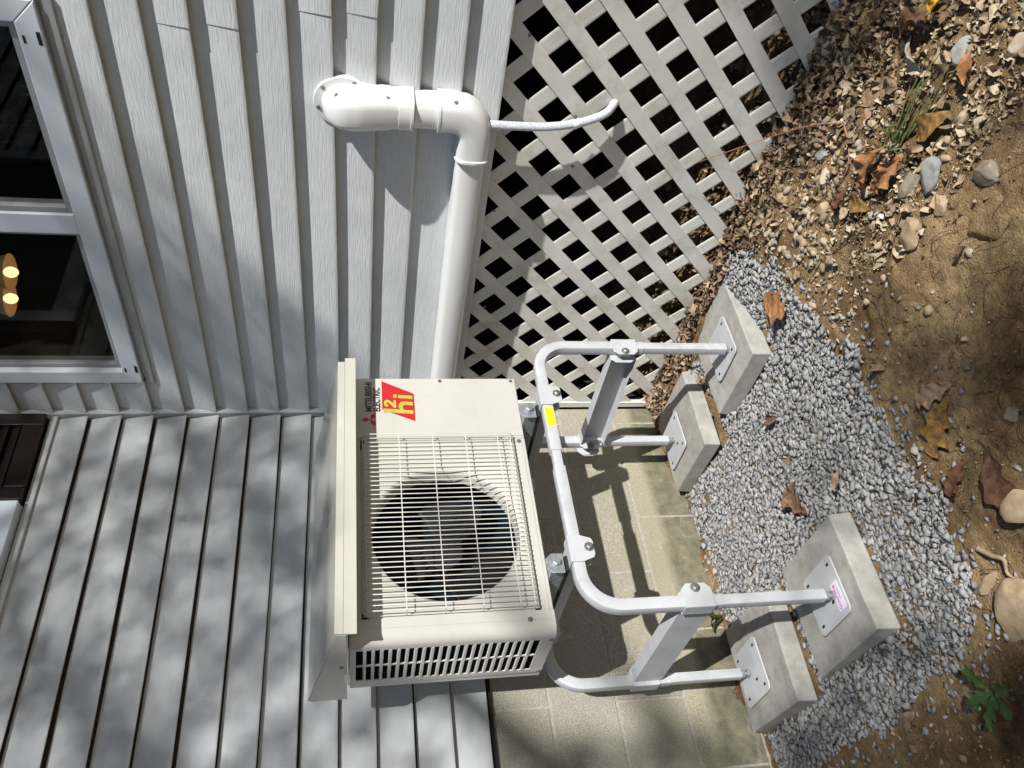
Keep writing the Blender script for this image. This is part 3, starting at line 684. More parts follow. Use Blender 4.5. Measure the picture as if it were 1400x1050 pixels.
# louvred side
sp = build('side_panel', MB().box(UX0, UX0+.003, -.5315, -.521, UB, UT), M_unitg, hp_, bevel=.001)
for a, b, c, d in ((-.5209, -.3515+.0, UB, UB+.034), (-.5209, -.3515, -.008, UT), (-.3514, YB, UB, UT)):
    build('panel_border', MB().box(UX0, UX0+.003, a, b, c, d), M_unitg, sp, bevel=.001)
build('panel_divider', MB().box(UX0-.0005, UX0+.003, -.4405, -.4335, UB+.0345, -.0085), M_unitg, sp, bevel=.001)
s0 = None; NL = 22; zt, zb_ = -.0085, UB+.0345
pt = (zt-zb_)/NL
for i in range(1, NL):
    z = zb_+pt*i
    for (ya, yb) in ((-.5205, -.441), (-.433, -.3518)):
        if s0 is None:
            s0 = build('louvre_slat', MB().prism([(UX0-.003, z-.0035), (UX0-.001, z-.0045), (UX0+.006, z+.0025), (UX0+.004, z+.004)], 0, .0795, 'x') if False else
                       MB().add(*(lambda P: ([(x, ya, zz) for x, zz in P]+[(x, yb, zz) for x, zz in P], [(3, 2, 1, 0), (4, 5, 6, 7)]+[(i_, (i_+1) % 4, 4+(i_+1) % 4, 4+i_) for i_ in range(4)]))([(UX0-.0008, z-.0040), (UX0+.0035, z+.0005), (UX0+.0035, z+.0045), (UX0-.0008, z+.0025)])), M_unitg, sp, bevel=.0006, seg=1)
        else: again(s0, 'louvre_slat', (UX0+.00135, (ya+yb)/2, z+.00025), sp)
for y, z in ((-.523, UB+.010), (-.342, UB+.010)): build('screw', MB().hexbolt((UX0-.0005, y, z), (-1, 0, 0), .0035, .0015), M_steel, sp)
# fan
fa = build('fan', MB().tube([(fcx, UY+.105, fcz), (fcx, UY+.16, fcz)], .052, 24, bn=(0, 0, 1)), M_fan, hp_, smooth=40, bevel=.004)
for k in range(3):
    vs = []; a0 = math.radians(214+120*k); nr, na = 9, 13
    for i in range(nr):
        r_ = .045+(.178-.045)*i/(nr-1)
        for j in range(na):
            t = j/(na-1); a = a0+(t-.5)*math.radians(78-14*i/(nr-1))+.30*(i/(nr-1))**1.5
            rr_ = r_*(1-.05*(2*t-1)**2) if i == nr-1 else r_
            vs.append((fcx+rr_*math.cos(a), UY+.105+.060*t+.012*math.sin(t*3.1), fcz+rr_*math.sin(a)))
    fs = [(i*na+j, i*na+j+1, (i+1)*na+j+1, (i+1)*na+j) for i in range(nr-1) for j in range(na-1)]
    b_ = build('fan_blade', MB().add(vs, fs), M_fan, fa, smooth=60); sm = b_.modifiers.new('t', 'SOLIDIFY'); sm.thickness = .003
build('motor_mount', MB().box(fcx-.03, fcx+.03, UY+.17, UY+.19, UB+.02, UT-.01), M_black, hp_)
# grille
gw = .00135
gr = build('grille', MB().tube([(fcx, UY-.030, fcz), (fcx, UY-.027, fcz)], .012, 16, bn=(0, 0, 1)) if False else
           MB().sweep([(gx0+.004, UY-.002, gz0+.004), (gx1-.004, UY-.002, gz0+.004), (gx1-.004, UY-.002, gz1-.004), (gx0+.004, UY-.002, gz1-.004)], (0, 1, 0), [(gw*math.cos(k*math.pi/3), gw*math.sin(k*math.pi/3)) for k in range(6)], closed=True), M_wire, hp_, smooth=60)
YG = UY-.030
def vwire(x):
    zt_, zb2 = gz1-.004, gz0+.004
    P = [(x, UY-.002, zt_), (x, UY-.016, zt_-.001), (x, YG+.003, zt_-.006), (x, YG, zt_-.014), (x, YG, zb2+.03), (x, YG+.004, zb2+.018), (x, UY-.018, zb2+.006), (x, UY-.002, zb2)]
    return P
w0 = None; NW = 38; ws = (gx1-gx0-.008)/(NW-1)
hexs = [(gw*math.cos(k*math.pi/3), gw*math.sin(k*math.pi/3)) for k in range(6)]
for i in range(NW):
    x = gx0+.004+ws*i
    if w0 is None: w0 = build('grille_wire', MB().sweep(vwire(x), (1, 0, 0), hexs), M_wire, gr, smooth=60); cz = w0.location
    else: again(w0, 'grille_wire', (x, (UY-.002+YG)/2, (gz0+gz1)/2), gr)
for z, yo in ((gz1-.0055, UY-.009), (gz1-.011, UY-.022), (-.121, YG+.003), (-.210, YG+.003), (-.2975, YG+.003), (-.384, YG+.003), (gz0+.0165, UY-.020), (gz0+.009, UY-.010)):
    build('grille_wire', MB().sweep([(gx0+.004, UY-.002, z), (gx0+.005, yo, z), (gx0+.012, yo-.001, z), (gx1-.012, yo-.001, z), (gx1-.005, yo, z), (gx1-.004, UY-.002, z)], (0, 0, 1), hexs), M_wire, gr, smooth=60)
# rain cap
LX0, LX1 = -1.130, -.358
cp = build('rain_cap', MB().prism([(-.642, .012), (-.642, .037), (-.272, .107), (-.272, .012)], LX0, LX1, 'x'), M_lid, hp_, bevel=.0015)
build('cap_lip', MB().box(LX0-.004, LX1+.016, -.6475, -.6425, -.010, .0185), M_lid, cp, bevel=.001)
build('cap_lip', MB().box(LX0-.003, LX1+.003, -.6465, -.6425, .0188, .0375), M_lid, cp, bevel=.001)
build('cap_end', MB().prism([(-.638, .0125), (-.638, .033), (-.275, .102), (-.275, .0125)], LX0-.003, LX0-.0003, 'x'), M_unitg, cp)
build('cap_clip', MB().box(LX0-.012, LX0-.0031, -.44, -.405, .004, .018), M_duct, cp, bevel=.003)
build('screw', MB().hexbolt((LX0-.003, -.47, .024), (-1, 0, 0), .0035, .0015), M_steel, cp)
# printed marks on the service panel
YP = UY-.0002; ex = (1, 0, 0); ez = (0, 0, 1)
def fit_text(st, x0, x1, z, h, m, name, bold=.0):
    t = text_mb(st, 1, (0, 0, 0), ex, ez, bold=bold/h*.7); V = np.array(t.v); w0_, w1_ = V[:, 0].min(), V[:, 0].max(); h0, h1 = V[:, 2].min(), V[:, 2].max()
    V[:, 0] = x0+(V[:, 0]-w0_)/(w1_-w0_)*(x1-x0); V[:, 2] = z+(V[:, 2]-h0)/(h1-h0)*h; V[:, 1] = YP-.0004
    t.v = [tuple(p) for p in V]; return build(name, t, m, hp_)
fit_text('MITSUBISHI', -.4600, -.3545, -.0545, .0195, M_ink, 'maker_lettering', .0009)
fit_text('ELECTRIC', -.4600, -.3745, -.0765, .0195, M_ink, 'maker_lettering', .0009)
lx, lz, a_ = -.488, -.0495, .0145
def rhomb(c, d1, d2, L_):
    c = Vector(c); d1 = Vector(d1)*L_; d2 = Vector(d2)*L_; return [tuple(c), tuple(c+d1), tuple(c+d1+d2), tuple(c+d2)]
c60, s60 = math.cos(math.radians(60)), math.sin(math.radians(60))
for d1, d2 in (((c60, s60), (-c60, s60)), ((-1, 0), (-c60, -s60)), ((1, 0), (c60, -s60))):
    build('three_diamond_emblem', MB().prism(rhomb((lx, lz), d1, d2, a_*1.0), YP-.0009, YP-.0003, 'y'), M_pink, hp_)
bd = [(-.453, -.0815), (-.350, -.0815), (-.397, -.170), (-.495, -.170)]
build('badge', MB().prism(bd, YP-.0006, YP-.0001, 'y'), M_red, hp_)
def glyph(st, x, z, hgt, name, wx=1, bold=.002, m=M_green):
    t = text_mb(st, 1, (0, 0, 0), ex, ez, bold=bold); V = np.array(t.v); k = hgt/(V[:, 2].max()-V[:, 2].min())
    V[:, 2] = z+(V[:, 2]-V[:, 2].min())*k; V[:, 0] = x+(V[:, 0]-V[:, 0].min())*k*wx; V[:, 1] = YP-.0009; t.v = [tuple(p) for p in V]; return build(name, t, m, hp_)
def glyph_box(st, x0, x1, z0, z1, bold):
    t = text_mb(st, 1, (0, 0, 0), ex, ez, bold=bold); V = np.array(t.v); lo_, hi_ = V.min(0), V.max(0)
    V[:, 2] = z0+(V[:, 2]-lo_[2])/(hi_[2]-lo_[2])*(z1-z0); V[:, 0] = x0+(V[:, 0]-lo_[0])/(hi_[0]-lo_[0])*(x1-x0)-(z0-V[:, 2])*.12-.004; V[:, 1] = YP-.0009-(.0004 if st == '2' else 0)
    t.v = [tuple(p) for p in V]; return build('badge_letter', t, M_green, hp_)
def badge_shape(polys):
    mb = MB()
    for P in polys: mb.prism([(x+(z+.165)*.10, z) for x, z in P], YP-.0011, YP-.0007, 'y')
    return build('badge_letter', mb, M_green, hp_)
badge_shape([[(-.470, -.1655), (-.458, -.1655), (-.458, -.0850), (-.470, -.0850)],
             [(-.4578, -.1400), (-.4578, -.1300), (-.448, -.1262), (-.438, -.1275), (-.4300, -.1340), (-.4280, -.1430), (-.4280, -.1655), (-.4395, -.1655), (-.4395, -.1450), (-.4420, -.1390), (-.448, -.1370)]])
badge_shape([[(-.4165, -.1655), (-.4050, -.1655), (-.4050, -.1265), (-.4165, -.1265)], [(-.4165, -.1225), (-.4050, -.1225), (-.4050, -.1130), (-.4165, -.1130)]])
badge_shape([[(-.4520, -.0960), (-.4470, -.0880), (-.4380, -.0862), (-.4290, -.0890), (-.4260, -.0955), (-.4285, -.1030), (-.4400, -.1125), (-.4250, -.1125), (-.4250, -.1195), (-.4530, -.1195), (-.4530, -.1140), (-.4385, -.1020), (-.4345, -.0965), (-.4380, -.0925), (-.4425, -.0935), (-.4455, -.0985)]])
# feet of the unit on the stand
for i, xf in enumerate((-.492, -.965)):
    f_ = MB(); f_.box(xf-.018, xf+.018, -.598, -.30, -.474, UB-.0005); f_.box(xf-.018, xf-.0155, -.598, -.30, -.502, -.4745); f_.box(xf+.0155, xf+.018, -.598, -.30, -.502, -.4745)
    ft = build('foot_rail', f_, M_galv, hp_, bevel=.0015)
    build('foot_flange', MB().prism([(xf-.026, -.499), (xf+.026, -.499), (xf+.026, -.470), (xf+.012, -.455), (xf-.012, -.455), (xf-.026, -.470)], -.602, -.5985, 'y'), M_galv, ft, bevel=.001)
    build('foot_bolt', MB().hexbolt((xf, -.602, -.480), (0, -1, 0), .0105, .010), M_galv, ft)
    build('rubber_pad', MB().box(xf-.02, xf+.02, -.60, -.28, -.5115, -.5025), M_rub, ft, bevel=.002)

# ================================================================== STAND
st = thing('equipment_stand', (-.68, -.38, -1.15), 'light grey tubular steel stand on four feet carrying the heat pump', 'stand')
T = .030; ZT = -.530; XR, XL_ = -.262, -1.090
FY, BY = -.610, -.165; BXR, BXL = -.278, -1.102
def arc(cx, cz, r, a0, a1, y, n=10): return [(cx+r*math.cos(math.radians(a0+(a1-a0)*i/n)), y, cz+r*math.sin(math.radians(a0+(a1-a0)*i/n))) for i in range(n+1)]
def frame(y, xl, xr, yt):
    r = .088
    p = [(xr, y, -.845)]+arc(xr-r, ZT-r, r, 0, 90, y)+[(-.645, y, ZT)]
    build('frame_tube', MB().sweep(p, (0, 1, 0), rsq(T, T, .0028, 2)), M_frame, st, smooth=35)
    p = [(-.697, y, ZT)]+arc(xl+r, ZT-r, r, 90, 180, y)+[(xl, y, -.845)]
    build('frame_tube', MB().sweep(p, (0, 1, 0), rsq(T, T, .0028, 2)), M_frame, st, smooth=35)
    build('inner_tube', MB().sweep([(-.71, y, ZT), (-.63, y, ZT)], (0, 1, 0), rsq(T-.006, T-.006, .0025, 2)), M_frame, st, smooth=35)
    for x, zf in ((xr, yt), (xl, yt)):
        leg = build('leg', MB().sweep([(x, y, -.80), (x, y, zf+.032)], (0, 1, 0), rsq(T-.004, T-.004, .0025, 2)), M_frame, st, smooth=35)
        build('leg_collar', MB().sweep([(x, y, -.848), (x, y, -.862)], (0, 1, 0), rsq(T-.001, T-.001, .0028, 2)), M_frame, leg, smooth=35)
        nut = MB(); nut.tube([(x, y, zf+.033), (x, y, zf+.003)], .0065, 12, bn=(0, 1, 0)); build('threaded_rod', nut, M_galv, leg, smooth=50)
        for q in (0, 1): build('foot_nut', MB().sweep([(x, y, zf+.020+q*.0), (x, y, zf+.031)] if q == 0 else [(x, y, zf+.005), (x, y, zf+.012)], (0, 1, 0), [(.012*math.cos(k*math.pi/3), .012*math.sin(k*math.pi/3)) for k in range(6)]), M_galv, leg, bevel=.001)
frame(FY, XL_, XR, -1.162); frame(BY, BXL, BXR, -1.105)
# the inner seam of the bent tubes
def clamp(x, y, z, inward, facing, hh=.038):
    """bracket wrapped round a leg: plates front and back with a chamfered ear, a web outside, a bolt through the ear"""
    o = T/2+.0012; e = x+inward*(o+.026); a = x-inward*(o+.003)
    P = [(a, z-hh), (a, z+hh), (x+inward*o*.9, z+hh), (x+inward*(o+.012), z+hh), (e, z+hh*.62), (e, z-hh*.62), (x+inward*(o+.012), z-hh)]
    c = MB()
    c.prism(P, y-o-.003, y-o, 'y'); c.prism(P, y+o, y+o+.003, 'y'); c.box(min(a, a+inward*.003), max(a, a+inward*.003), y-o, y+o, z-hh, z+hh)
    k = build('clamp', c, M_frame, st, bevel=.001)
    build('bolt', MB().hexbolt((x+inward*(o+.014), y+facing*(o+.003), z+.002), (0, facing, 0), .0085, .007), M_steel, k)
    return k
for y, xr, xl, z in ((FY, XR, XL_, -.800), (BY, BXR, BXL, -.788)):
    f_ = -1 if y == FY else 1
    clamp(xr, y, z, -1, -1); clamp(xl, y, z, 1, -1)
# side channels: C section, open inward
for xa, xb, side in ((XR, BXR, 1), (XL_, BXL, -1)):
    # side +1: web outside on +x, open towards -x
    wv = .0020; D = .036; H = .040
    sec = [(-H, 0), (-H, -D), (-H+wv, -D), (-H+wv, -wv), (H-wv, -wv), (H-wv, -D), (H, -D), (H, 0)]
    sec = [(a, c) for a, c in sec]
    ps = [Vector((xa-side*.006, FY+T/2+.006, -.803)), Vector((xb-side*.006, BY-T/2-.006, -.792))]
    mb = MB()
    vs = [(p.x+side*(c+.014), p.y, p.z+a) for p in ps for a, c in sec]
    m_ = len(sec); mb.add(vs, [(i, (i+1) % m_, m_+(i+1) % m_, m_+i) for i in range(m_)]+[(0, 1, 2, 3), (0, 3, 4, 7), (4, 5, 6, 7), (m_+3, m_+2, m_+1, m_), (m_+7, m_+4, m_+3, m_), (m_+7, m_+6, m_+5, m_+4)])
    ch = build('side_channel', mb, M_frame, st, bevel=.0012)
    # end tabs into the clamps
    for p, s_ in ((ps[0], -1), (ps[1], 1)):
        build('channel_tab', MB().box(p.x-side*.018-.0, p.x-side*.016+.006, min(p.y-s_*.02, p.y+s_*.03), max(p.y-s_*.02, p.y+s_*.03), p.z-.022, p.z+.022), M_frame, ch, bevel=.001)
# cross arms that carry the unit
for xc in (-.458, -.942):
    a_ = MB(); z1 = -.5125; z0 = -.548; h_ = .024; t_ = .0025
    a_.box(xc-h_, xc-.0065, FY+T/2+.002, BY-T/2-.002, z1-t_, z1); a_.box(xc+.0065, xc+h_, FY+T/2+.002, BY-T/2-.002, z1-t_, z1)
    a_.box(xc-h_, xc-h_+t_, FY+T/2+.002, BY-T/2-.002, z0, z1-t_); a_.box(xc+h_-t_, xc+h_, FY+T/2+.002, BY-T/2-.002, z0, z1-t_)
    a_.box(xc-h_+t_, xc+h_-t_, FY+T/2+.002, BY-T/2-.002, z0, z0+t_)
    build('cross_arm', a_, M_frame, st, bevel=.0008)
    for y, f_ in ((FY, -1), (BY, 1)):
        o = T/2+.0015; hh = .036; zt_ = ZT+o+.003; ze = ZT-o-.026
        P = [(xc-hh, zt_), (xc+hh, zt_), (xc+hh, ZT-o*.6), (xc+hh*.72, ze+.004), (xc+hh*.5, ze), (xc-hh*.5, ze), (xc-hh*.72, ze+.004), (xc-hh, ZT-o*.6)]
        c = MB(); c.prism(P, y-o-.003, y-o, 'y'); c.prism(P, y+o, y+o+.003, 'y'); c.box(xc-hh, xc+hh, y-o, y+o, zt_-.003, zt_)
        k = build('clamp', c, M_frame, st, bevel=.001)
        build('bolt', MB().hexbolt((xc+.002, y+f_*(o+.003), ze+.012), (0, f_, 0), .0085, .007), M_steel, k)
# yellow caution sticker on the front beam
sy = FY-T/2-.0004
yt_ = build('caution_sticker', MB().box(-.566, -.503, sy-.0004, sy, ZT-.012, ZT+.012), M_yel, st)
s_ = MB()
for r_ in range(4):
    for q in range(13):
        if RNG.rand() < .85: x = -.563+q*.0046; s_.box(x, x+RNG.uniform(.002, .004), sy-.0007, sy-.0005, ZT+.0075-r_*.0052, ZT+.0090-r_*.0052)
build('sticker_print', s_, M_org, st)
# foot plates
pl = dict(FL=(-1.074, -.575, -1.162), FR=(-.224, -.570, -1.147), BR=(-.275, -.160, -1.102), BL=(-1.103, -.175, -1.107))
for k, (x, y, z) in pl.items():
    P = [(x+a, y+b) for a, b in rsq(.152, .156, .016, 5)]
    p_ = build('foot_plate', MB().prism(P, z, z+.0045, 'z'), M_frame, st, bevel=.0008)
    h = MB()
    for a, b in ((-.055, -.057), (.055, -.057), (-.055, .057), (.055, .057), (-.028, -.022)):
        h.box(x+a-.0035, x+a+.0035, y+b-.006, y+b+.006, z+.0046, z+.0049)
    build('bolt_slot', h, M_black, p_)
    # rubber dots that hold the plate off the paver
    d = MB()
    for a, b in ((-.05, -.05), (.05, -.05), (-.05, .05), (.05, .05)): d.box(x+a-.012, x+a+.012, y+b-.012, y+b+.012, z-.006, z-.0002)
    build('plate_pad', d, M_rub, p_)
    if k == 'FL':
        build('printed_sticker', MB().box(x-.060, x+.010, y-.069, y-.035, z+.0046, z+.0050), M_paper, p_)
        t = text_mb('QuickSling', .0145, (x-.058, y-.0495, z+.0051), (1, 0, 0), (0, 1, 0), bold=.0004, thick=.0002); build('sticker_lettering', t, M_mag, p_)
        d = MB()
        for q in range(6): d.box(x-.034+q*.0045, x-.0305+q*.0045, y-.0585, y-.0565, z+.0051, z+.0053)
        build('sticker_print', d, M_ink, p_)

# ================================================================== CONCRETE PAVERS under the feet
def paver(x0, x1, y0, y1, zt, th, label, ang):
    a = math.radians(ang); cx, cy = (x0+x1)/2, (y0+y1)/2
    mb = MB(); n = 14; e = .012
    # top with softly worn arris: a grid so the noise can lift it
    hx, hy = (x1-x0)/2, (y1-y0)/2
    us = np.linspace(-1, 1, n); vs = []
    for i, u in enumerate(us):
        for j, v in enumerate(us): 
            z = zt+.0006*math.sin(u*5+cx*9)+.0005*math.sin(v*6+cy*7)
            vs.append((u*(hx-.0), v*(hy-.0), z))
    fs = [(i*n+j, (i+1)*n+j, (i+1)*n+j+1, i*n+j+1) for i in range(n-1) for j in range(n-1)]
    rim = [i*n for i in range(n)]+[(n-1)*n+j for j in range(1, n)]+[i*n+n-1 for i in range(n-2, -1, -1)]+[j for j in range(n-2, 0, -1)]
    b0 = len(vs); sl = .004
    for r_ in rim: x, y, z = vs[r_]; vs.append((x+math.copysign(sl, x)*(abs(x) > hx*.99), y+math.copysign(sl, y)*(abs(y) > hy*.99), zt-th))
    m_ = len(rim); fs += [(rim[i], rim[(i+1) % m_], b0+(i+1) % m_, b0+i) for i in range(m_)]+[tuple(b0+i for i in range(m_))[::-1]]
    vs = [(cx+x*math.cos(a)-y*math.sin(a), cy+x*math.sin(a)+y*math.cos(a), z) for x, y, z in vs]
    o = build('concrete_paver', mb.add(vs, fs), M_slab, None, bevel=.005, seg=3)
    return tag(o, label, 'paver', 'pavers under the feet of the stand')
PV = [(-1.217, -.917, -.705, -.405, -1.168, .060, 'square concrete paver under the foot plate with the printed sticker', -1),
      (-.362, -.046, -.708, -.412, -1.153, .060, 'bright sunlit concrete paver nearest the lattice, under the front leg', -2),
      (-.417, -.117, -.347, -.052, -1.108, .055, 'sunlit concrete paver crossed by a dark leg shadow, against the block wall', -3),
      (-1.240, -.945, -.365, -.062, -1.113, .055, 'concrete paver by the block wall behind the paver with the sticker', -4)]
for p in PV: paver(*p)

# ================================================================== GRAVEL, PEBBLES, CRUMBS (uncountable: one object each)
def hull_template(rs, k, flat, jag):
    p = rs.normal(size=(k, 3)); p /= np.linalg.norm(p, axis=1)[:, None]; p *= rs.uniform(1-jag, 1, (k, 1)); p[:, 1] *= rs.uniform(.62, .95); p[:, 2] *= rs.uniform(flat*.8, flat*1.2)
    bm = bmesh.new()
    for q in p: bm.verts.new(q)
    r = bmesh.ops.convex_hull(bm, input=bm.verts); bmesh.ops.delete(bm, geom=[v for v in bm.verts if not v.link_faces], context='VERTS')
    bmesh.ops.triangulate(bm, faces=bm.faces); bm.verts.index_update()
    V = np.array([v.co for v in bm.verts]); F_ = np.array([[v.index for v in f.verts] for f in bm.faces]); bm.free(); return V, F_
def rots(n, rs, tilt):
    a = rs.uniform(0, 2*np.pi, n); tx = rs.normal(0, tilt, n); ty = rs.normal(0, tilt, n)
    ca, sa = np.cos(a), np.sin(a); cx, sx = np.cos(tx), np.sin(tx); cy, sy_ = np.cos(ty), np.sin(ty); o, z = np.ones(n), np.zeros(n)
    Rz = np.stack([ca, -sa, z, sa, ca, z, z, z, o], 1).reshape(n, 3, 3); Rx = np.stack([o, z, z, z, cx, -sx, z, sx, cx], 1).reshape(n, 3, 3); Ry = np.stack([cy, z, sy_, z, o, z, -sy_, z, cy], 1).reshape(n, 3, 3)
    return Rx @ Ry @ Rz
def scatter(temps, P, size, rs, tilt):
    n = len(P); which = rs.randint(0, len(temps), n); Rm = rots(n, rs, tilt); VS, FS, off = [], [], 0
    for t, (V, F_) in enumerate(temps):
        ii = np.where(which == t)[0]
        if not len(ii): continue
        W = np.einsum('nij,vj->nvi', Rm[ii], V)*size[ii][:, None, None]+P[ii][:, None, :]
        VS.append(W.reshape(-1, 3)); FS.append((F_[None]+(off+np.arange(len(ii))*len(V))[:, None, None]).reshape(-1, F_.shape[1])); off += len(ii)*len(V)
    return np.concatenate(VS), np.concatenate(FS)
rs = np.random.RandomState(5)
T_grav = [hull_template(rs, 10, .36, .22) for _ in range(40)]
T_peb = [hull_template(rs, 22, .62, .17) for _ in range(16)]
T_crm = [hull_template(rs, 8, .7, .3) for _ in range(12)]
def on_paver(x, y, m=-.004):
    k = np.zeros(np.shape(x), bool)
    for x0, x1, y0, y1, *_ in PV: k |= (x > x0-m) & (x < x1+m) & (y > y0-m) & (y < y1+m)
    return k
def jgrid(x0, x1, y0, y1, st, rs):
    X, Y = np.meshgrid(np.arange(x0, x1, st), np.arange(y0, y1, st)); X = X.ravel()+rs.uniform(-.5, .5, X.size)*st; Y = Y.ravel()+rs.uniform(-.5, .5, Y.size)*st; return X, Y
def edge_dist(X, Y):
    n_ = len(gpoly); d = np.full(X.shape, 9.)
    for i in range(n_):
        (x1, y1), (x2, y2) = gpoly[i], gpoly[(i+1) % n_]; L2 = (x2-x1)**2+(y2-y1)**2
        t = np.clip(((X-x1)*(x2-x1)+(Y-y1)*(y2-y1))/L2, 0, 1); d = np.minimum(d, np.hypot(X-x1-t*(x2-x1), Y-y1-t*(y2-y1)))
    return d
PS, SZ = [], []
for layer, (st_, zz, s0_, s1_) in enumerate(((.0128, .002, .009, .0145), (.0136, .008, .0075, .0170), (.026, .011, .009, .017), (.012, .009, .003, .006))):
    X, Y = jgrid(-1.5, .06, -1.12, .0, st_, rs)
    wx = X+.05*vnoise(X*8, Y*8+40)+.03*vnoise(X*26, Y*26); wy = Y+.05*vnoise(X*8+70, Y*8)+.03*vnoise(X*26+9, Y*26)
    k = inpoly(wx, wy, gpoly) & ~on_paver(X, Y, .006)
    # the rim of the bed thins out
    thin = vnoise(X*14+5, Y*14+5) > (-.46 if layer == 0 else -.36)
    k &= (rs.rand(X.size) < .22+edge_dist(X, Y)/(.075 if layer else .05)+np.clip(1.5*vnoise(X*13+50, Y*13), -.3, .4)) | (Y > -.35)
    X, Y = X[k & thin], Y[k & thin]
    PS.append(np.stack([X, Y, gbase(X, Y)+zz+rs.uniform(-.002, .003, X.size)+.008*vnoise(X*7, Y*7)], 1)); SZ.append(rs.uniform(s0_, s1_, X.size)*np.where(rs.rand(X.size) < .12, 1.3, 1))
# strays outside the bed
X = rs.uniform(-1.5, .05, 6000); Y = rs.uniform(-1.30, -.0, 6000); dist = edge_dist(X, Y)
k = (~inpoly(X, Y, gpoly)) & (rs.rand(6000) < .75*np.exp(-dist/.035)+.05*np.exp(-dist/.12)) & ~on_paver(X, Y, .01) & ((X < -.05) | (Y > -.9))
X, Y = X[k], Y[k]; X = np.append(X, [-.715, -.544, -.496, -.902, -.93, -1.163, -.55]); Y = np.append(Y, [-1.02, -1.035, -1.192, -1.228, -1.19, -1.072, -1.15])
PS.append(np.stack([X, Y, gh(X, Y)+.003], 1)); SZ.append(rs.uniform(.008, .014, X.size))
P = np.concatenate(PS); V, F_ = scatter(T_grav, P, np.concatenate(SZ), rs, .24)
fast_mesh('gravel', V, F_, I_gravel, label='bed of crushed grey stone round the feet of the stand', category='gravel', kind='stuff')
# pebbles and small stones in the sandy ground
n = 5500; X = rs.uniform(-1.7, .45, n); Y = rs.uniform(-2.1, -.2, n); den = np.where((X > -.58) & (Y < -.88), 1.0, .2)*np.clip(.5+1.6*vnoise(X*3, Y*3+8), .05, 1)
k = (rs.rand(n) < den) & ~inpoly(X, Y, gpoly) & ~on_paver(X, Y, .01); X, Y = X[k], Y[k]; sz = .0025+.013*rs.rand(X.size)**2.6
X2 = rs.uniform(-.42, -.06, 170); Y2 = rs.uniform(-1.42, -.93, 170); k2 = ~inpoly(X2, Y2, gpoly) & (rs.rand(170) < .9-1.3*np.abs(X2+.2)); X = np.append(X, X2[k2]); Y = np.append(Y, Y2[k2]); sz = np.append(sz, rs.uniform(.007, .018, k2.sum()))
V, F_ = scatter(T_peb, np.stack([X, Y, gh(X, Y)+sz*.25], 1), sz, rs, .35)
fast_mesh('pebbles', V, F_, I_pebble, label='small round tan pebbles scattered in the sandy soil', category='pebbles', kind='stuff')
n = 60000; X = rs.uniform(-1.8, .4, n); Y = rs.uniform(-2.15, .0, n)
k = (~inpoly(X, Y, gpoly)) & (rs.rand(n) < np.clip(.55+1.4*vnoise(X*5+2, Y*5), .1, 1)) & ~on_paver(X, Y, .0); X, Y = X[k], Y[k]; sz = .0010+.0058*rs.rand(X.size)**4; big = rs.rand(X.size) < .035; sz = np.where(big, rs.uniform(.004, .011, X.size), sz)
V, F_ = scatter(T_crm, np.stack([X, Y, gh(X, Y)+sz*.3], 1), sz, rs, .6)
fast_mesh('soil_crumbs', V, F_, I_crumb, label='loose crumbs of sandy soil over the bare ground', category='soil', kind='stuff')

# ================================================================== LEAVES
def leaf_shape(L_, W, lobes=3.5, depth=.45, nt_=22, nw=6, curl=.25, bend=.2, twist=.0, seed=0, stem=.18):
    """a lobed oak leaf as a grid: midrib raised, edge cut into lobes, cupped and bent"""
    r = np.random.RandomState(seed); V = []; 
    ph = r.uniform(0, 6.28)
    for i in range(nt_+1):
        t = i/nt_; env = math.sin(math.pi*min(1, t*.96+.04))**.62*(.75+.5*t if t < .65 else 1.08-.9*(t-.65)*.6)
        cut = 1-depth*(.5+.5*math.cos(2*math.pi*lobes*t+math.pi)) ; cut2 = 1-depth*(.5+.5*math.cos(2*math.pi*lobes*t+math.pi+.7))
        for j in range(nw+1):
            s_ = j/nw*2-1; hw_ = W/2*env*(cut if s_ < 0 else cut2)
            y = s_*hw_; x = t*L_+abs(s_)*hw_*.35
            z = curl*W*(abs(s_)**1.6)*env*(.7+.5*math.sin(t*7+ph+(2 if s_ > 0 else 0)))+bend*L_*math.sin(math.pi*t)*.5+.02*W*math.sin(t*25+s_*3)
            V.append((x-L_/2, y, z))
    F_ = [(i*(nw+1)+j, (i+1)*(nw+1)+j, (i+1)*(nw+1)+j+1, i*(nw+1)+j+1) for i in range(nt_) for j in range(nw)]
    if stem:
        b = len(V)
        for q in range(5):
            t = q/4; x = -L_/2+.02*L_-stem*L_*t; z = .004*L_+.05*L_*t*t
            for a in range(4): V.append((x, .010*L_*math.cos(a*math.pi/2), z+.010*L_*math.sin(a*math.pi/2)))
        F_ += [(b+q*4+a, b+q*4+(a+1) % 4, b+(q+1)*4+(a+1) % 4, b+(q+1)*4+a) for q in range(4) for a in range(4)]
    return np.array(V), F_
def leaf(x, y, ang, L_, W, m, label, lift=.006, tx=0, ty=0, cat='leaf', **kw):
    V, F_ = leaf_shape(L_, W, **kw)
    Rm = np.array(Matrix.Rotation(math.radians(ang), 3, 'Z') @ Matrix.Rotation(tx, 3, 'X') @ Matrix.Rotation(ty, 3, 'Y'))
    V = V @ Rm.T; base = float(gh(x, y)); 
    if inpoly(np.array([x]), np.array([y]), gpoly)[0]: base = float(gbase(x, y))+.026
    V = V+np.array([x, y, base+lift-min(0, V[:, 2].min())*.8])
    o = build('fallen_leaf' if cat == 'leaf' else cat, (V, F_), m, None, smooth=70, label=label, category=cat)
    return o
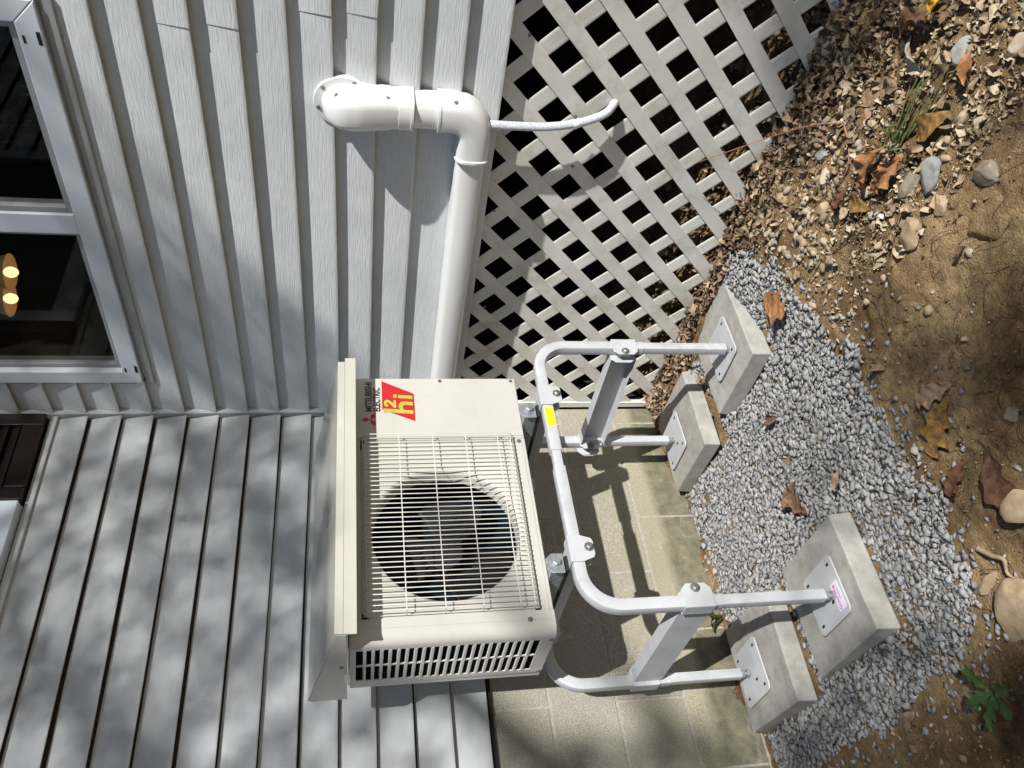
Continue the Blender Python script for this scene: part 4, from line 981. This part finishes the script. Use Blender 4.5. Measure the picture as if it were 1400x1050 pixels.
leaf(-.315, -.848, 205, .135, .115, M_leaf_or, 'large orange-brown oak leaf lying on the gravel beside the bright front paver', seed=3, lobes=3.2, depth=.5, curl=.07, bend=.06)
leaf(-.533, -.601, 60, .070, .034, M_leaf_br, 'small folded brown leaf on the gravel between the two front pavers', seed=4, lobes=2.5, depth=.2, curl=.5, bend=.2)
leaf(-.788, -.568, 20, .120, .090, M_leaf_br, 'curled brown oak leaf on shaded gravel near the sticker paver', seed=5, depth=.6, curl=.18, bend=.12)
leaf(-.95, -1.095, 118, .140, .100, M_leaf_gold, 'golden-brown lobed oak leaf on dirt just outside the gravel edge', seed=6, lobes=3.4, depth=.55, curl=.10, bend=.05)
leaf(-.885, -1.13, 70, .120, .062, M_leaf_pk, 'dull tan lobed leaf overlapping the golden-brown oak leaf', seed=7, depth=.5, curl=.14, bend=.06)
leaf(-.395, -1.36, 95, .110, .085, M_leaf_or, 'light orange oak leaf standing curled beside the brown-grey stone', seed=8, depth=.5, curl=.35, bend=.25, tx=.35, lift=.02)
leaf(-.445, -1.385, 80, .115, .055, M_leaf_or, 'narrow darker orange oak leaf leaning on the brown-grey stone', seed=9, depth=.6, curl=.4, bend=.25, tx=-.5, lift=.022)
leaf(-1.13, -1.155, 165, .150, .080, M_leaf_red, 'large dark red-brown leaf beside the big tan rounded stone', seed=10, lobes=3.4, depth=.42, curl=.12, bend=.06)
leaf(-1.062, -1.06, 120, .085, .058, M_leaf_red, 'small red-brown leaf between the gravel edge and the dark red-brown leaf', seed=11, depth=.45, curl=.2)
leaf(-.849, -.745, 130, .055, .034, M_leaf_pk, 'small pinkish tan leaf lying in the middle of the shaded gravel', seed=12, lobes=2, depth=.15, curl=.3)
leaf(-.313, -1.70, 70, .085, .040, M_leaf_yel, 'bright yellow leaf among dead leaves at the frame edge', seed=13, depth=.45, curl=.3, lift=.03, tx=.4)
leaf(-.279, -1.655, 50, .150, .060, M_leaf_br, 'long dark brown leaf next to the bright yellow leaf', seed=14, depth=.4, curl=.35, lift=.02, tx=.3)
leaf(-1.394, -.607, 100, .060, .040, M_leaf_tan, 'small tan leaf at the outer gravel rim', seed=15, lobes=2, depth=.2, curl=.1)
leaf(-1.110, -.030, 20, .115, .075, M_leaf_red, 'rust brown oak leaf against the block wall behind the rear paver', seed=16, depth=.45, curl=.2, bend=.1, lift=.012)
leaf(-.315, -1.60, 160, .100, .055, M_leaf_pale, 'pale grey serrated leaf next to the smooth round grey stone', seed=17, lobes=7, depth=.2, curl=.3, tx=.4, lift=.02)
leaf(-.457, -1.515, 60, .105, .060, M_leaf_gold, 'golden tan leaf under the grass blades', seed=18, lobes=2, depth=.15, curl=.15)
leaf(-.347, -1.234, 100, .075, .040, M_leaf_red, 'small dark rust leaf lying among the tan stones near the lattice', seed=19, depth=.5, curl=.4, lift=.015)
leaf(-.406, -1.268, 20, .080, .045, M_leaf_gold, 'brown pointed leaf resting on a grey flake of stone', seed=20, lobes=2, depth=.1, curl=.2)
leaf(-.47, -1.655, 130, .075, .040, M_leaf_or, 'orange tan leaf touching the smooth round grey stone', seed=21, lobes=2, depth=.25, curl=.3, lift=.012)
leaf(-.555, -1.375, 20, .050, .032, M_leaf_tan, 'small tan leaf tucked above the large flat tan stone', seed=22, depth=.35, curl=.25, lift=.022)
leaf(-.72, -1.04, 30, .05, .034, M_leaf_pk, 'small curled tan leaf on the dirt at the gravel bed tip', seed=23, depth=.2, curl=.5, lobes=2)
leaf(-.24, -1.47, 40, .17, .07, M_leaf_pk, 'broad flat pink-tan leaf pressed into the sunny leaf litter', seed=24, lobes=2, depth=.15, curl=.08, bend=.04)
# green oak seedling at the corner of the frame
sd = thing('oak_seedling', (-1.447, -.925, float(gh(-1.447, -.925))), 'dark green lobed oak seedling leaves on the bare dirt', 'plant')
for i, (a, L_, W) in enumerate(((200, .060, .038), (150, .070, .042), (95, .065, .040), (250, .062, .036), (20, .06, .034))):
    V, F_ = leaf_shape(L_, W, seed=40+i, depth=.5, curl=.15, bend=.12, stem=.05)
    V = V+np.array([L_/2+.005, 0, .0]); Rm = np.array(Matrix.Rotation(math.radians(a), 3, 'Z') @ Matrix.Rotation(-.25, 3, 'Y')); V = V @ Rm.T+np.array([-1.447, -.925, float(gh(-1.447, -.925))+.028+.003*i])
    build('green_leaf', (V, F_), M_green_leaf, sd, smooth=70)
wd = thing('weed', (-.868, -.03, -1.15), 'small yellow-green weed at the foot of the block wall between the pavers', 'plant')
for i in range(7):
    V, F_ = leaf_shape(.055+.012*(i % 3), .026, lobes=2, seed=50+i, depth=.2, curl=.2, bend=.3, stem=.1, nt_=10, nw=4)
    V = V+np.array([.032, 0, 0]); Rm = np.array(Matrix.Rotation(math.radians(140+i*36), 3, 'Z') @ Matrix.Rotation(-.6-.1*(i % 3), 3, 'Y')); V = V @ Rm.T+np.array([-.868, -.03, -1.148+.012*i*.5])
    build('green_leaf', (V, F_), M_grass, wd, smooth=70)
# leaf litter: small curled pieces, thick along the lattice foot and thin over the sunny dirt
def litter_templates():
    out = []
    for i in range(14):
        V, F_ = leaf_shape(1, RNG.uniform(.4, .75), lobes=RNG.choice([1.5, 2.5, 3.5]), depth=RNG.uniform(.1, .5), nt_=8, nw=4, curl=RNG.uniform(.15, .7), bend=RNG.uniform(-.2, .4), seed=100+i, stem=0); out.append((V, np.array(F_)))
    return out
LT = litter_templates(); PS, SZ = [], []
n = 6000; X = .02+np.abs(rs.normal(0, .11, n))*np.where(rs.rand(n) < .72, -1, 1.4); Y = rs.uniform(-2.3, -.035, n)
k = (rs.rand(n) < np.where(Y > -.85, .95, .5)) & ~on_paver(X, Y, -.01) & ~((X < -.06) & inpoly(X, Y, gpoly)); X, Y = X[k], Y[k]
PS.append(np.stack([X, Y, gh(X, Y)+rs.uniform(.002, .022, X.size)], 1)); SZ.append((.007+.036*rs.rand(X.size)**1.6)*np.where(X < -.03, .85, 1.1))
n = 900; X = rs.uniform(-.75, -.02, n); Y = rs.uniform(-2.1, -1.15, n); k = rs.rand(n) < np.clip((-1.12-Y)*1.6, 0, 1)*np.clip(.75+X*.6+.8*vnoise(X*5, Y*5), 0, 1)
X, Y = X[k], Y[k]; PS.append(np.stack([X, Y, gh(X, Y)+rs.uniform(.001, .010, X.size)], 1)); SZ.append(rs.uniform(.010, .05, X.size))
P = np.concatenate(PS); V, F_ = scatter(LT, P, np.concatenate(SZ), rs, .45)
fast_mesh('leaf_litter', V, F_, I_litter, label='drift of dry brown leaf litter along the foot of the lattice', category='leaf litter', kind='stuff').data.polygons.foreach_set('use_smooth', [True]*len(F_))

I_chip = island_mat('pale_leaf_chips', [(0, (.17, .12, .075)), (.3, (.30, .22, .14)), (.6, (.42, .33, .215)), (.85, (.50, .42, .30)), (1, (.27, .17, .10))], scale=80, bump=.3)
n = 4600; X = rs.uniform(-.62, .0, n); Y = rs.uniform(-1.85, -.93, n); k = (rs.rand(n) < np.clip(.62+2.0*vnoise(X*4.5+4, Y*4.5)+.25*(X+.3), .03, 1)*np.clip((-.90-Y)*4, 0, 1)) & ~inpoly(X, Y, gpoly)
X, Y = X[k], Y[k]; sz = .004+.019*rs.rand(X.size)**2; X2 = rs.uniform(-.60, -.05, 330); Y2 = rs.uniform(-1.85, -1.2, 330); X = np.append(X, X2); Y = np.append(Y, Y2); sz = np.append(sz, rs.uniform(.018, .042, 330))
V, F_ = scatter(LT, np.stack([X, Y, gh(X, Y)+rs.uniform(.0, .006, X.size)], 1), sz, rs, .42)
fast_mesh('leaf_litter', V, F_, I_chip, label='pale broken leaf chips strewn over the sunny stony dirt', category='leaf litter', kind='stuff')

# ================================================================== STONES
def stone(x, y, a, b, c, ang, m, label, seed, sink=.35, sub=4, ang_f=.16):
    r = np.random.RandomState(seed); bm = bmesh.new(); bmesh.ops.create_icosphere(bm, subdivisions=sub, radius=1)
    V = np.array([v.co for v in bm.verts]); F_ = [tuple(v.index for v in f.verts) for f in bm.faces]; bm.free()
    D = r.normal(size=(14, 3)); D /= np.linalg.norm(D, axis=1)[:, None]; h = r.uniform(.52, .84, 14)
    for d_, hh in zip(D, h):
        t = V @ d_; over = np.maximum(t-hh, 0); V -= over[:, None]*d_[None]*.97
    for f_ in (1.7, 3.9, 9.0, 21.0): 
        ph = r.uniform(0, 6, 3); V *= (1+ang_f/f_*np.sin(V[:, 0]*f_+ph[0])*np.cos(V[:, 1]*f_+ph[1])*np.cos(V[:, 2]*f_+ph[2]))[:, None]
    V *= np.array([a, b, c])/2; V = V @ np.array(Matrix.Rotation(math.radians(ang), 3, 'Z') @ Matrix.Rotation(r.uniform(-.12, .12), 3, 'X')).T
    V += np.array([x, y, float(gh(x, y))+c/2*(1-2*sink)])
    return build('stone', (V, F_), m, None, smooth=30, label=label, category='stone')
stone(-.418, -1.662, .066, .060, .042, 20, M_st_grey, 'smooth round grey stone in the leaf litter beside the pale serrated leaf', 1)
stone(-.534, -1.442, .082, .062, .045, 115, M_st_blue, 'angular blue-grey stone by the grass tuft', 2, ang_f=.2)
stone(-.500, -1.385, .080, .055, .04, 120, M_st_brn, 'brown-grey stone under the standing orange oak leaves', 3, ang_f=.25)
stone(-.584, -1.323, .088, .078, .032, 70, M_st_tan, 'large flat tan stone below the brown-grey stone', 4)
stone(-1.20, -1.175, .105, .082, .062, 60, M_st_tan, 'big rounded tan stone beside the dark red-brown leaf', 5, sink=.25)
stone(-.124, -1.079, .072, .040, .032, 20, M_st_tan, 'oval cream-tan stone standing near the lattice foot', 6)
stone(-.535, -1.742, .075, .058, .04, 30, M_st_pale, 'pale cream stone at the frame edge beyond the round grey stone', 7)
stone(-.715, -1.485, .175, .115, .035, 60, M_soil, 'broad buried dirt-coloured stone flush with the soil', 8, sink=.47)
stone(-1.335, -1.03, .165, .125, .045, 100, M_st_tan, 'broad tan slab of stone half buried beside the green seedling', 9, sink=.40)
stone(-1.262, -.985, .085, .035, .026, 100, M_st_tan, 'narrow tan stone at the outer edge of the gravel', 10)
stone(-.600, -1.418, .062, .038, .024, 130, M_st_tan, 'small tan stone between the blue-grey and the large flat stone', 11)
stone(-.655, -1.535, .085, .062, .03, 20, M_st_brn, 'square brownish stone sunk in dirt past the grass tuft', 12, sink=.42)
stone(-.182, -1.249, .058, .036, .028, 40, M_st_grey, 'grey stone in the lattice shade with a chipped edge', 13)
stone(-.227, -1.225, .060, .034, .024, 140, M_st_pale, 'split pale stone with a straight crack beside the twig', 14, ang_f=.3)
stone(-.207, -1.129, .050, .030, .024, 60, M_st_pale, 'small pale stone next to the oval cream-tan stone', 15)
stone(-.138, -.965, .050, .034, .026, 70, M_st_pale, 'cream stone at the gravel corner by the lattice foot', 16)
stone(-.209, -1.045, .036, .032, .024, 10, M_st_tan, 'small round tan stone at the sunny dirt edge', 17)
stone(-.03, -1.46, .075, .045, .03, 70, M_st_grey, 'dark grey stone in deep shade beside the lattice', 18)
stone(-.251, -1.588, .046, .034, .026, 20, M_st_pale, 'pale stone half hidden in shade near the yellow leaf', 19)
stone(-.28, -1.16, .052, .040, .030, 100, M_st_tan, 'tan stone in the middle of the stony patch', 20)
stone(-1.04, -1.246, .055, .036, .02, 60, M_st_brn, 'olive brown stone buried in shaded dirt', 21, sink=.42)
stone(-1.0, -1.30, .10, .07, .02, 60, M_soil, 'low soil-covered stone bulging from the shaded dirt', 22, sink=.46)
sc_ = MB().prism([(-.498, -1.296), (-.490, -1.303), (-.462, -1.290), (-.460, -1.284), (-.468, -1.279)], float(gh(-.48, -1.291))+.003, float(gh(-.48, -1.291))+.007, 'z')
build('plastic_scrap', sc_, M_scrap, None, bevel=.0008, label='small white plastic scrap lying on the dirt', category='plastic scrap')

# ================================================================== TWIGS, ROOTLETS, GRASS
def twig(pts, r0, label, m=M_twig):
    P = smoothpath(pts, 8); n = len(P)
    return build('twig', MB().tube(P, r0, 6, scl=lambda i: (1-.65*i/n,)*2, bn=(0, 0, 1)), m, None, smooth=60, label=label, category='twig')
gz = lambda x, y, d=0: (x, y, float(gh(x, y))+d)
twig([gz(-.20, -1.36, .012), gz(-.165, -1.33, .05), gz(-.12, -1.27, .10), (-.085, -1.21, -1.03), (-.055, -1.15, -.965), (-.03, -1.11, -.93)], .0022, 'thin red-brown twig rising from the litter across the lattice')
twig([gz(-.20, -1.36, .010), gz(-.26, -1.345, .012), gz(-.30, -1.30, .010), gz(-.29, -1.24, .008), gz(-.25, -1.20, .006)], .0028, 'dark curved twig hooking round the stony patch')
twig([gz(-.30, -1.29, .006), gz(-.27, -1.20, .006), gz(-.235, -1.10, .005), gz(-.225, -.99, .004)], .0018, 'long thin twig along the stony patch toward the gravel')
twig([gz(-1.20, -1.02, .010), gz(-1.23, -1.045, .012), gz(-1.25, -1.065, .010), gz(-1.27, -1.05, .008), gz(-1.285, -1.055, .006)], .006, 'short pale crooked stick by the gravel edge', M_st_tan)
twig([gz(-.39, -1.26, .006), gz(-.42, -1.20, .006), gz(-.40, -1.12, .005), gz(-.37, -1.05, .005), gz(-.36, -1.0, .004)], .0022, 'dark forked root line on the open dirt', M_bark)
twig([gz(-.66, -1.11, .005), gz(-.60, -1.13, .006), gz(-.55, -1.11, .004), gz(-.50, -1.13, .004)], .0018, 'thin curved rootlet lying on the sunny dirt', M_bark)
def strands(n, rs, area, r0, ln, arch):
    VS, FS, off = [], [], 0
    for _ in range(n):
        x, y = area(rs); a = rs.uniform(0, 6.28); L_ = ln*rs.uniform(.4, 1.4); cv = rs.normal(0, 1.4); pts = []
        for q in range(6):
            t = q/5; aa = a+cv*t; x += math.cos(aa)*L_/5; y += math.sin(aa)*L_/5; pts.append((x, y, arch*math.sin(math.pi*t)))
        P = np.array(pts); P[:, 2] += gh(P[:, 0], P[:, 1])+.001; r = r0*rs.uniform(.5, 1.4)
        d = np.gradient(P, axis=0); d /= np.linalg.norm(d, axis=1)[:, None]; s1 = np.cross(d, [0, 0, 1]); s1 /= np.linalg.norm(s1, axis=1)[:, None]; s2 = np.cross(d, s1)
        V = np.stack([P+s1*r, P-s1*r*.5+s2*r*.86, P-s1*r*.5-s2*r*.86], 1).reshape(-1, 3)
        F_ = [(q*3+j, q*3+(j+1) % 3, (q+1)*3+(j+1) % 3, (q+1)*3+j) for q in range(5) for j in range(3)]
        VS.append(V); FS.append(np.array(F_)+off); off += len(V)
    return np.concatenate(VS), np.concatenate(FS)
def area1(rs):
    while True:
        x, y = rs.uniform(-1.5, .0), rs.uniform(-1.95, -.95)
        if not inpoly(np.array([x]), np.array([y]), gpoly)[0] and rs.rand() < .35+1.5*float(vnoise(x*3+1, y*3+3)): return x, y
V, F_ = strands(420, rs, area1, .0005, .05, .003)
fast_mesh('rootlets', V, F_, I_root, label='fine dry rootlets strewn over the bare dirt', category='rootlets', kind='stuff')
def area2(rs): x, y = rs.normal(-1.0, .12), rs.normal(-1.38, .12); return x, y
V, F_ = strands(130, rs, area2, .0007, .07, .014)
fast_mesh('rootlets', V, F_, I_root, label='tangled mat of fine roots on the shaded dirt', category='rootlets', kind='stuff')
gt = thing('grass_tuft', gz(-.392, -1.431), 'sparse tuft of long green grass blades leaning over the leaf litter', 'grass')
for i in range(20):
    a = math.radians(RNG.choice([250, 265, 280, 235, 300, 225, 255])+RNG.uniform(-14, 14)); L_ = RNG.uniform(.08, .27) if i < 12 else RNG.uniform(.04, .07); hgt = RNG.uniform(.006, .03)
    if i >= 12: a = RNG.uniform(0, 6.28)
    P = []; x0, y0 = -.392+RNG.uniform(-.012, .012), -1.425+RNG.uniform(-.015, .015)
    for q in range(8):
        t = q/7; x = x0+math.cos(a+.3*t)*L_*t; y = y0+math.sin(a+.3*t)*L_*t; P.append((x, y, float(gh(x, y))+.004+hgt*math.sin(math.pi*min(1, t*.98))**.8))
    wv = RNG.uniform(.0018, .0032); vs = []
    for q, p in enumerate(P):
        t = q/7; ww = wv*(1-t**2)+.0003; nx_, ny_ = -math.sin(a), math.cos(a)
        vs += [(p[0]+nx_*ww, p[1]+ny_*ww, p[2]+.001), (p[0], p[1], p[2]), (p[0]-nx_*ww, p[1]-ny_*ww, p[2]+.001)]
    build('grass_blade', MB().add(vs, [(q*3+j, q*3+j+1, (q+1)*3+j+1, (q+1)*3+j) for q in range(7) for j in range(2)]), M_grass, gt, smooth=60)

# ================================================================== THE TREE whose crown shades the upper walls (behind the photographer)
SH = []   # (x, y, z, shade wanted)
for y, z, s_ in ((-1.3,.3,0),(-1.3,0,0),(-1.3,-.35,0),(-1.0,.25,0),(-1.0,0,0),(-.9,-.3,0),(-.7,.1,.1),(-.6,-.3,0),(-.35,-.1,.1),(-.3,-.35,0),(-.1,-.3,.1),(-.1,-.05,.6),(-.35,.2,.7),(-.1,.3,1),(-.4,.45,1),(-.7,.4,.7),(-.9,.5,.4),(-.6,.6,1),(-1.2,.5,.1),(-1.0,.62,.6),(-1.4,.42,.1),(-1.2,.8,.6),(-.8,.8,.6),(-.3,.8,.62),(-.1,1.1,.8),(-1.3,1.2,.7),(-.6,1.2,.7),(-.2,.66,.6),(-1.2,.66,.5),(-1.3,-.6,.25),(-1.35,-.9,.3),(-1.0,-.5,.15),(-1.0,-1,.1),(-.6,-.6,0),(-.5,-.9,0),(-1.9,0,.5),(-1.9,.8,1),(-1.5,-1.1,.8)): SH.append((0, y, z, s_))
for x, z, s_ in ((-.2,.2,.92),(-.2,.6,.88),(-.6,.2,.95),(-.55,.6,.84),(-.7,.65,.60),(-.75,.78,.62),(-.62,.52,.70),(-.3,.4,.85),(-1,.25,.9),(-1,.62,.80),(-1.05,.75,.72),(-.9,.45,.76),(-.8,.9,.85),(-1.3,.3,.86),(-1.3,.7,.8),(-1.15,.5,.82),(-1.2,.9,.85),(-.30,.75,.74),(-.42,.70,.80),(-.5,.9,.9),(-.8,1.1,.95),(-1.3,1.3,.95),(-1.3,.1,.72),(-1.2,-.1,.6),(-1.2,-.3,.45),(-1.08,-.25,.35),(-1.1,-.45,.1),(-1.08,-.6,0),(-1.3,-.5,.7),(-1.25,-.65,.85),(-1.2,-.8,.8),(-1.3,-.9,.5),(-1.15,-.75,.3),(-1.08,-.9,.2),(-.9,-.9,0),(-.5,-.9,0),(-.2,-.8,0),(-.1,-1,0),(-1.6,0,.9),(-1.6,-.6,.8),(-2,.5,1),(-1.0,-.02,.6)): SH.append((x, 0, z, s_))
for x, z in ((-1.1,-.03),(-.9,-.03),(-.6,-.03),(-.36,-.03),(-1.1,-.25),(-.8,-.25),(-.36,-.25),(-1.1,-.45),(-.7,-.45),(-.4,-.45)): SH.append((x, -.56, z, 0))
for x in (-1.1, -.8, -.4): SH.append((x, -.645, .02, .1)); SH.append((x, -.60, .06, .9)); SH.append((x, -.45, .09, 1))
for x, y, s_ in ((-1.42,-.72,.9),(-1.44,-.5,.8),(-.1,-.8,0),(-.35,-.85,0),(-.2,-.55,0),(-.25,-.2,0),(-.5,-.5,.2),(-.6,-.7,.42),(-.75,-.6,.45),(-.8,-.85,.35),(-.65,-.9,.25),(-1.0,-.9,.3),(-1.07,-.55,.35),(-1.1,-.2,.4),(-.7,-.25,.15),(-1.3,-.6,.55),(-1.35,-.35,.6),(-1.25,-.85,.4),(-.45,-1.05,.1),(-.3,-1.15,0),(-.3,-1.3,0),(-.25,-1.5,.1),(-.45,-1.3,.1),(-.45,-1.65,.15),(-.6,-1.35,.2),(-.65,-1.15,.4),(-.75,-1.3,.4),(-.85,-1.15,.85),(-.95,-1.3,.8),(-1.05,-1.3,.85),(-.7,-1.05,.6),(-.9,-1.22,.9),(-1.0,-1.1,.5),(-1.15,-1.1,.45),(-1.2,-1.2,.3),(-1.35,-1.05,.35),(-1.3,-.95,.3),(0,-1.45,1),(-.1,-1.6,.9),(-.02,-1.3,.6),(-.2,-1.75,.7),(-1.47,-.6,1),(-1.49,-.78,1),(-1.5,-.90,1),(-1.43,-.62,.8),(-1.55,-.4,1),(-1.7,-.9,1),(-1.8,-.3,1),(-.7,-1.5,.4),(-.7,-1.7,.6)): SH.append((x, y, float(gbase(x, y)), s_))
SH = np.array(SH); U1 = np.cross(SD, [0, 0, 1]); U1 /= np.linalg.norm(U1); U2 = np.cross(U1, SD)
SA = np.stack([SH[:, :3] @ U1, SH[:, :3] @ U2], 1)
def shade_at(a, b):
    d2 = (a[:, None]-SA[None, :, 0])**2+(b[:, None]-SA[None, :, 1])**2
    w_i = 1/(d2+.0015)**1.6; s_ = (w_i*SH[None, :, 3]).sum(1)/w_i.sum(1); near = d2.min(1)
    return np.where(near > .45**2, np.maximum(s_, .8), s_)
rs = np.random.RandomState(21)
am, aM, bm_, bM = SA[:, 0].min()-1.1, SA[:, 0].max()+1.1, SA[:, 1].min()-.15, SA[:, 1].max()+1.6
nl = 105000; a = rs.uniform(am, aM, nl); b = rs.uniform(bm_, bM, nl)
wa = a+.05*vnoise(a*9+3, b*9); wb = b+.05*vnoise(a*9, b*9+33)
s_ = shade_at(wa, wb); clump = .5+1.5*vnoise(a*4.2+11, b*4.2+2)
k = rs.rand(nl) < np.clip((s_-.34+.07*np.clip(clump-.5, -1, 1))*1.45, 0, 1)*(s_ > .16)
a, b = a[k], b[k]; n = len(a); dist_ = rs.uniform(9.5, 13, n)
C_ = a[:, None]*U1+b[:, None]*U2-dist_[:, None]*SD
d1 = rs.normal(size=(n, 3)); d1 /= np.linalg.norm(d1, axis=1)[:, None]; d2_ = np.cross(d1, SD[None]+.6*rs.normal(size=(n, 3))); d2_ /= np.linalg.norm(d2_, axis=1)[:, None]
lh = rs.uniform(.021, .034, n)[:, None]; lw_ = lh*.55
V = np.stack([C_-d1*lh, C_+d2_*lw_-d1*lh*.2, C_+d1*lh, C_-d2_*lw_-d1*lh*.2], 1).reshape(-1, 3); F_ = np.arange(n*4).reshape(-1, 4)
tr = thing('oak_tree', (-6.4, -11.6, -1.6), 'leafy tree behind the photographer that throws the dappled shade', 'tree')
fast_mesh('crown', V, F_, I_crown, tr, kind='stuff')
tk = MB(); tk.tube(smoothpath([(-6.4, -11.6, -1.8), (-6.3, -11.6, 0), (-6.0, -11.5, 2.4), (-5.5, -11.3, 4.4), (-4.8, -11.1, 6.4), (-4.4, -11.0, 8.2)], 6), .22, 12, scl=lambda i: (1-.75*i/30,)*2, bn=(0, 1, 0))
build('trunk', tk, M_bark, tr, smooth=60)
for i, (z, e) in enumerate(((4.6, (-3.2, -10.4, 6.0)), (5.2, (-1.8, -10.2, 7.6)), (5.6, (-6.6, -10.4, 7.6)), (6.6, (-3.0, -11.6, 8.6)), (5.0, (-4.2, -9.4, 6.8)))):
    s0_ = Vector((-5.5+.35*(z-4.4), -11.3, z)); e = Vector(e); mid = (s0_+e)/2+Vector((0, 0, .3))
    build('limb', MB().tube(smoothpath([s0_, mid, e], 6), .08, 8, scl=lambda i: (1-.8*i/12,)*2, bn=(0, 1, .1)), M_bark, tr, smooth=60)
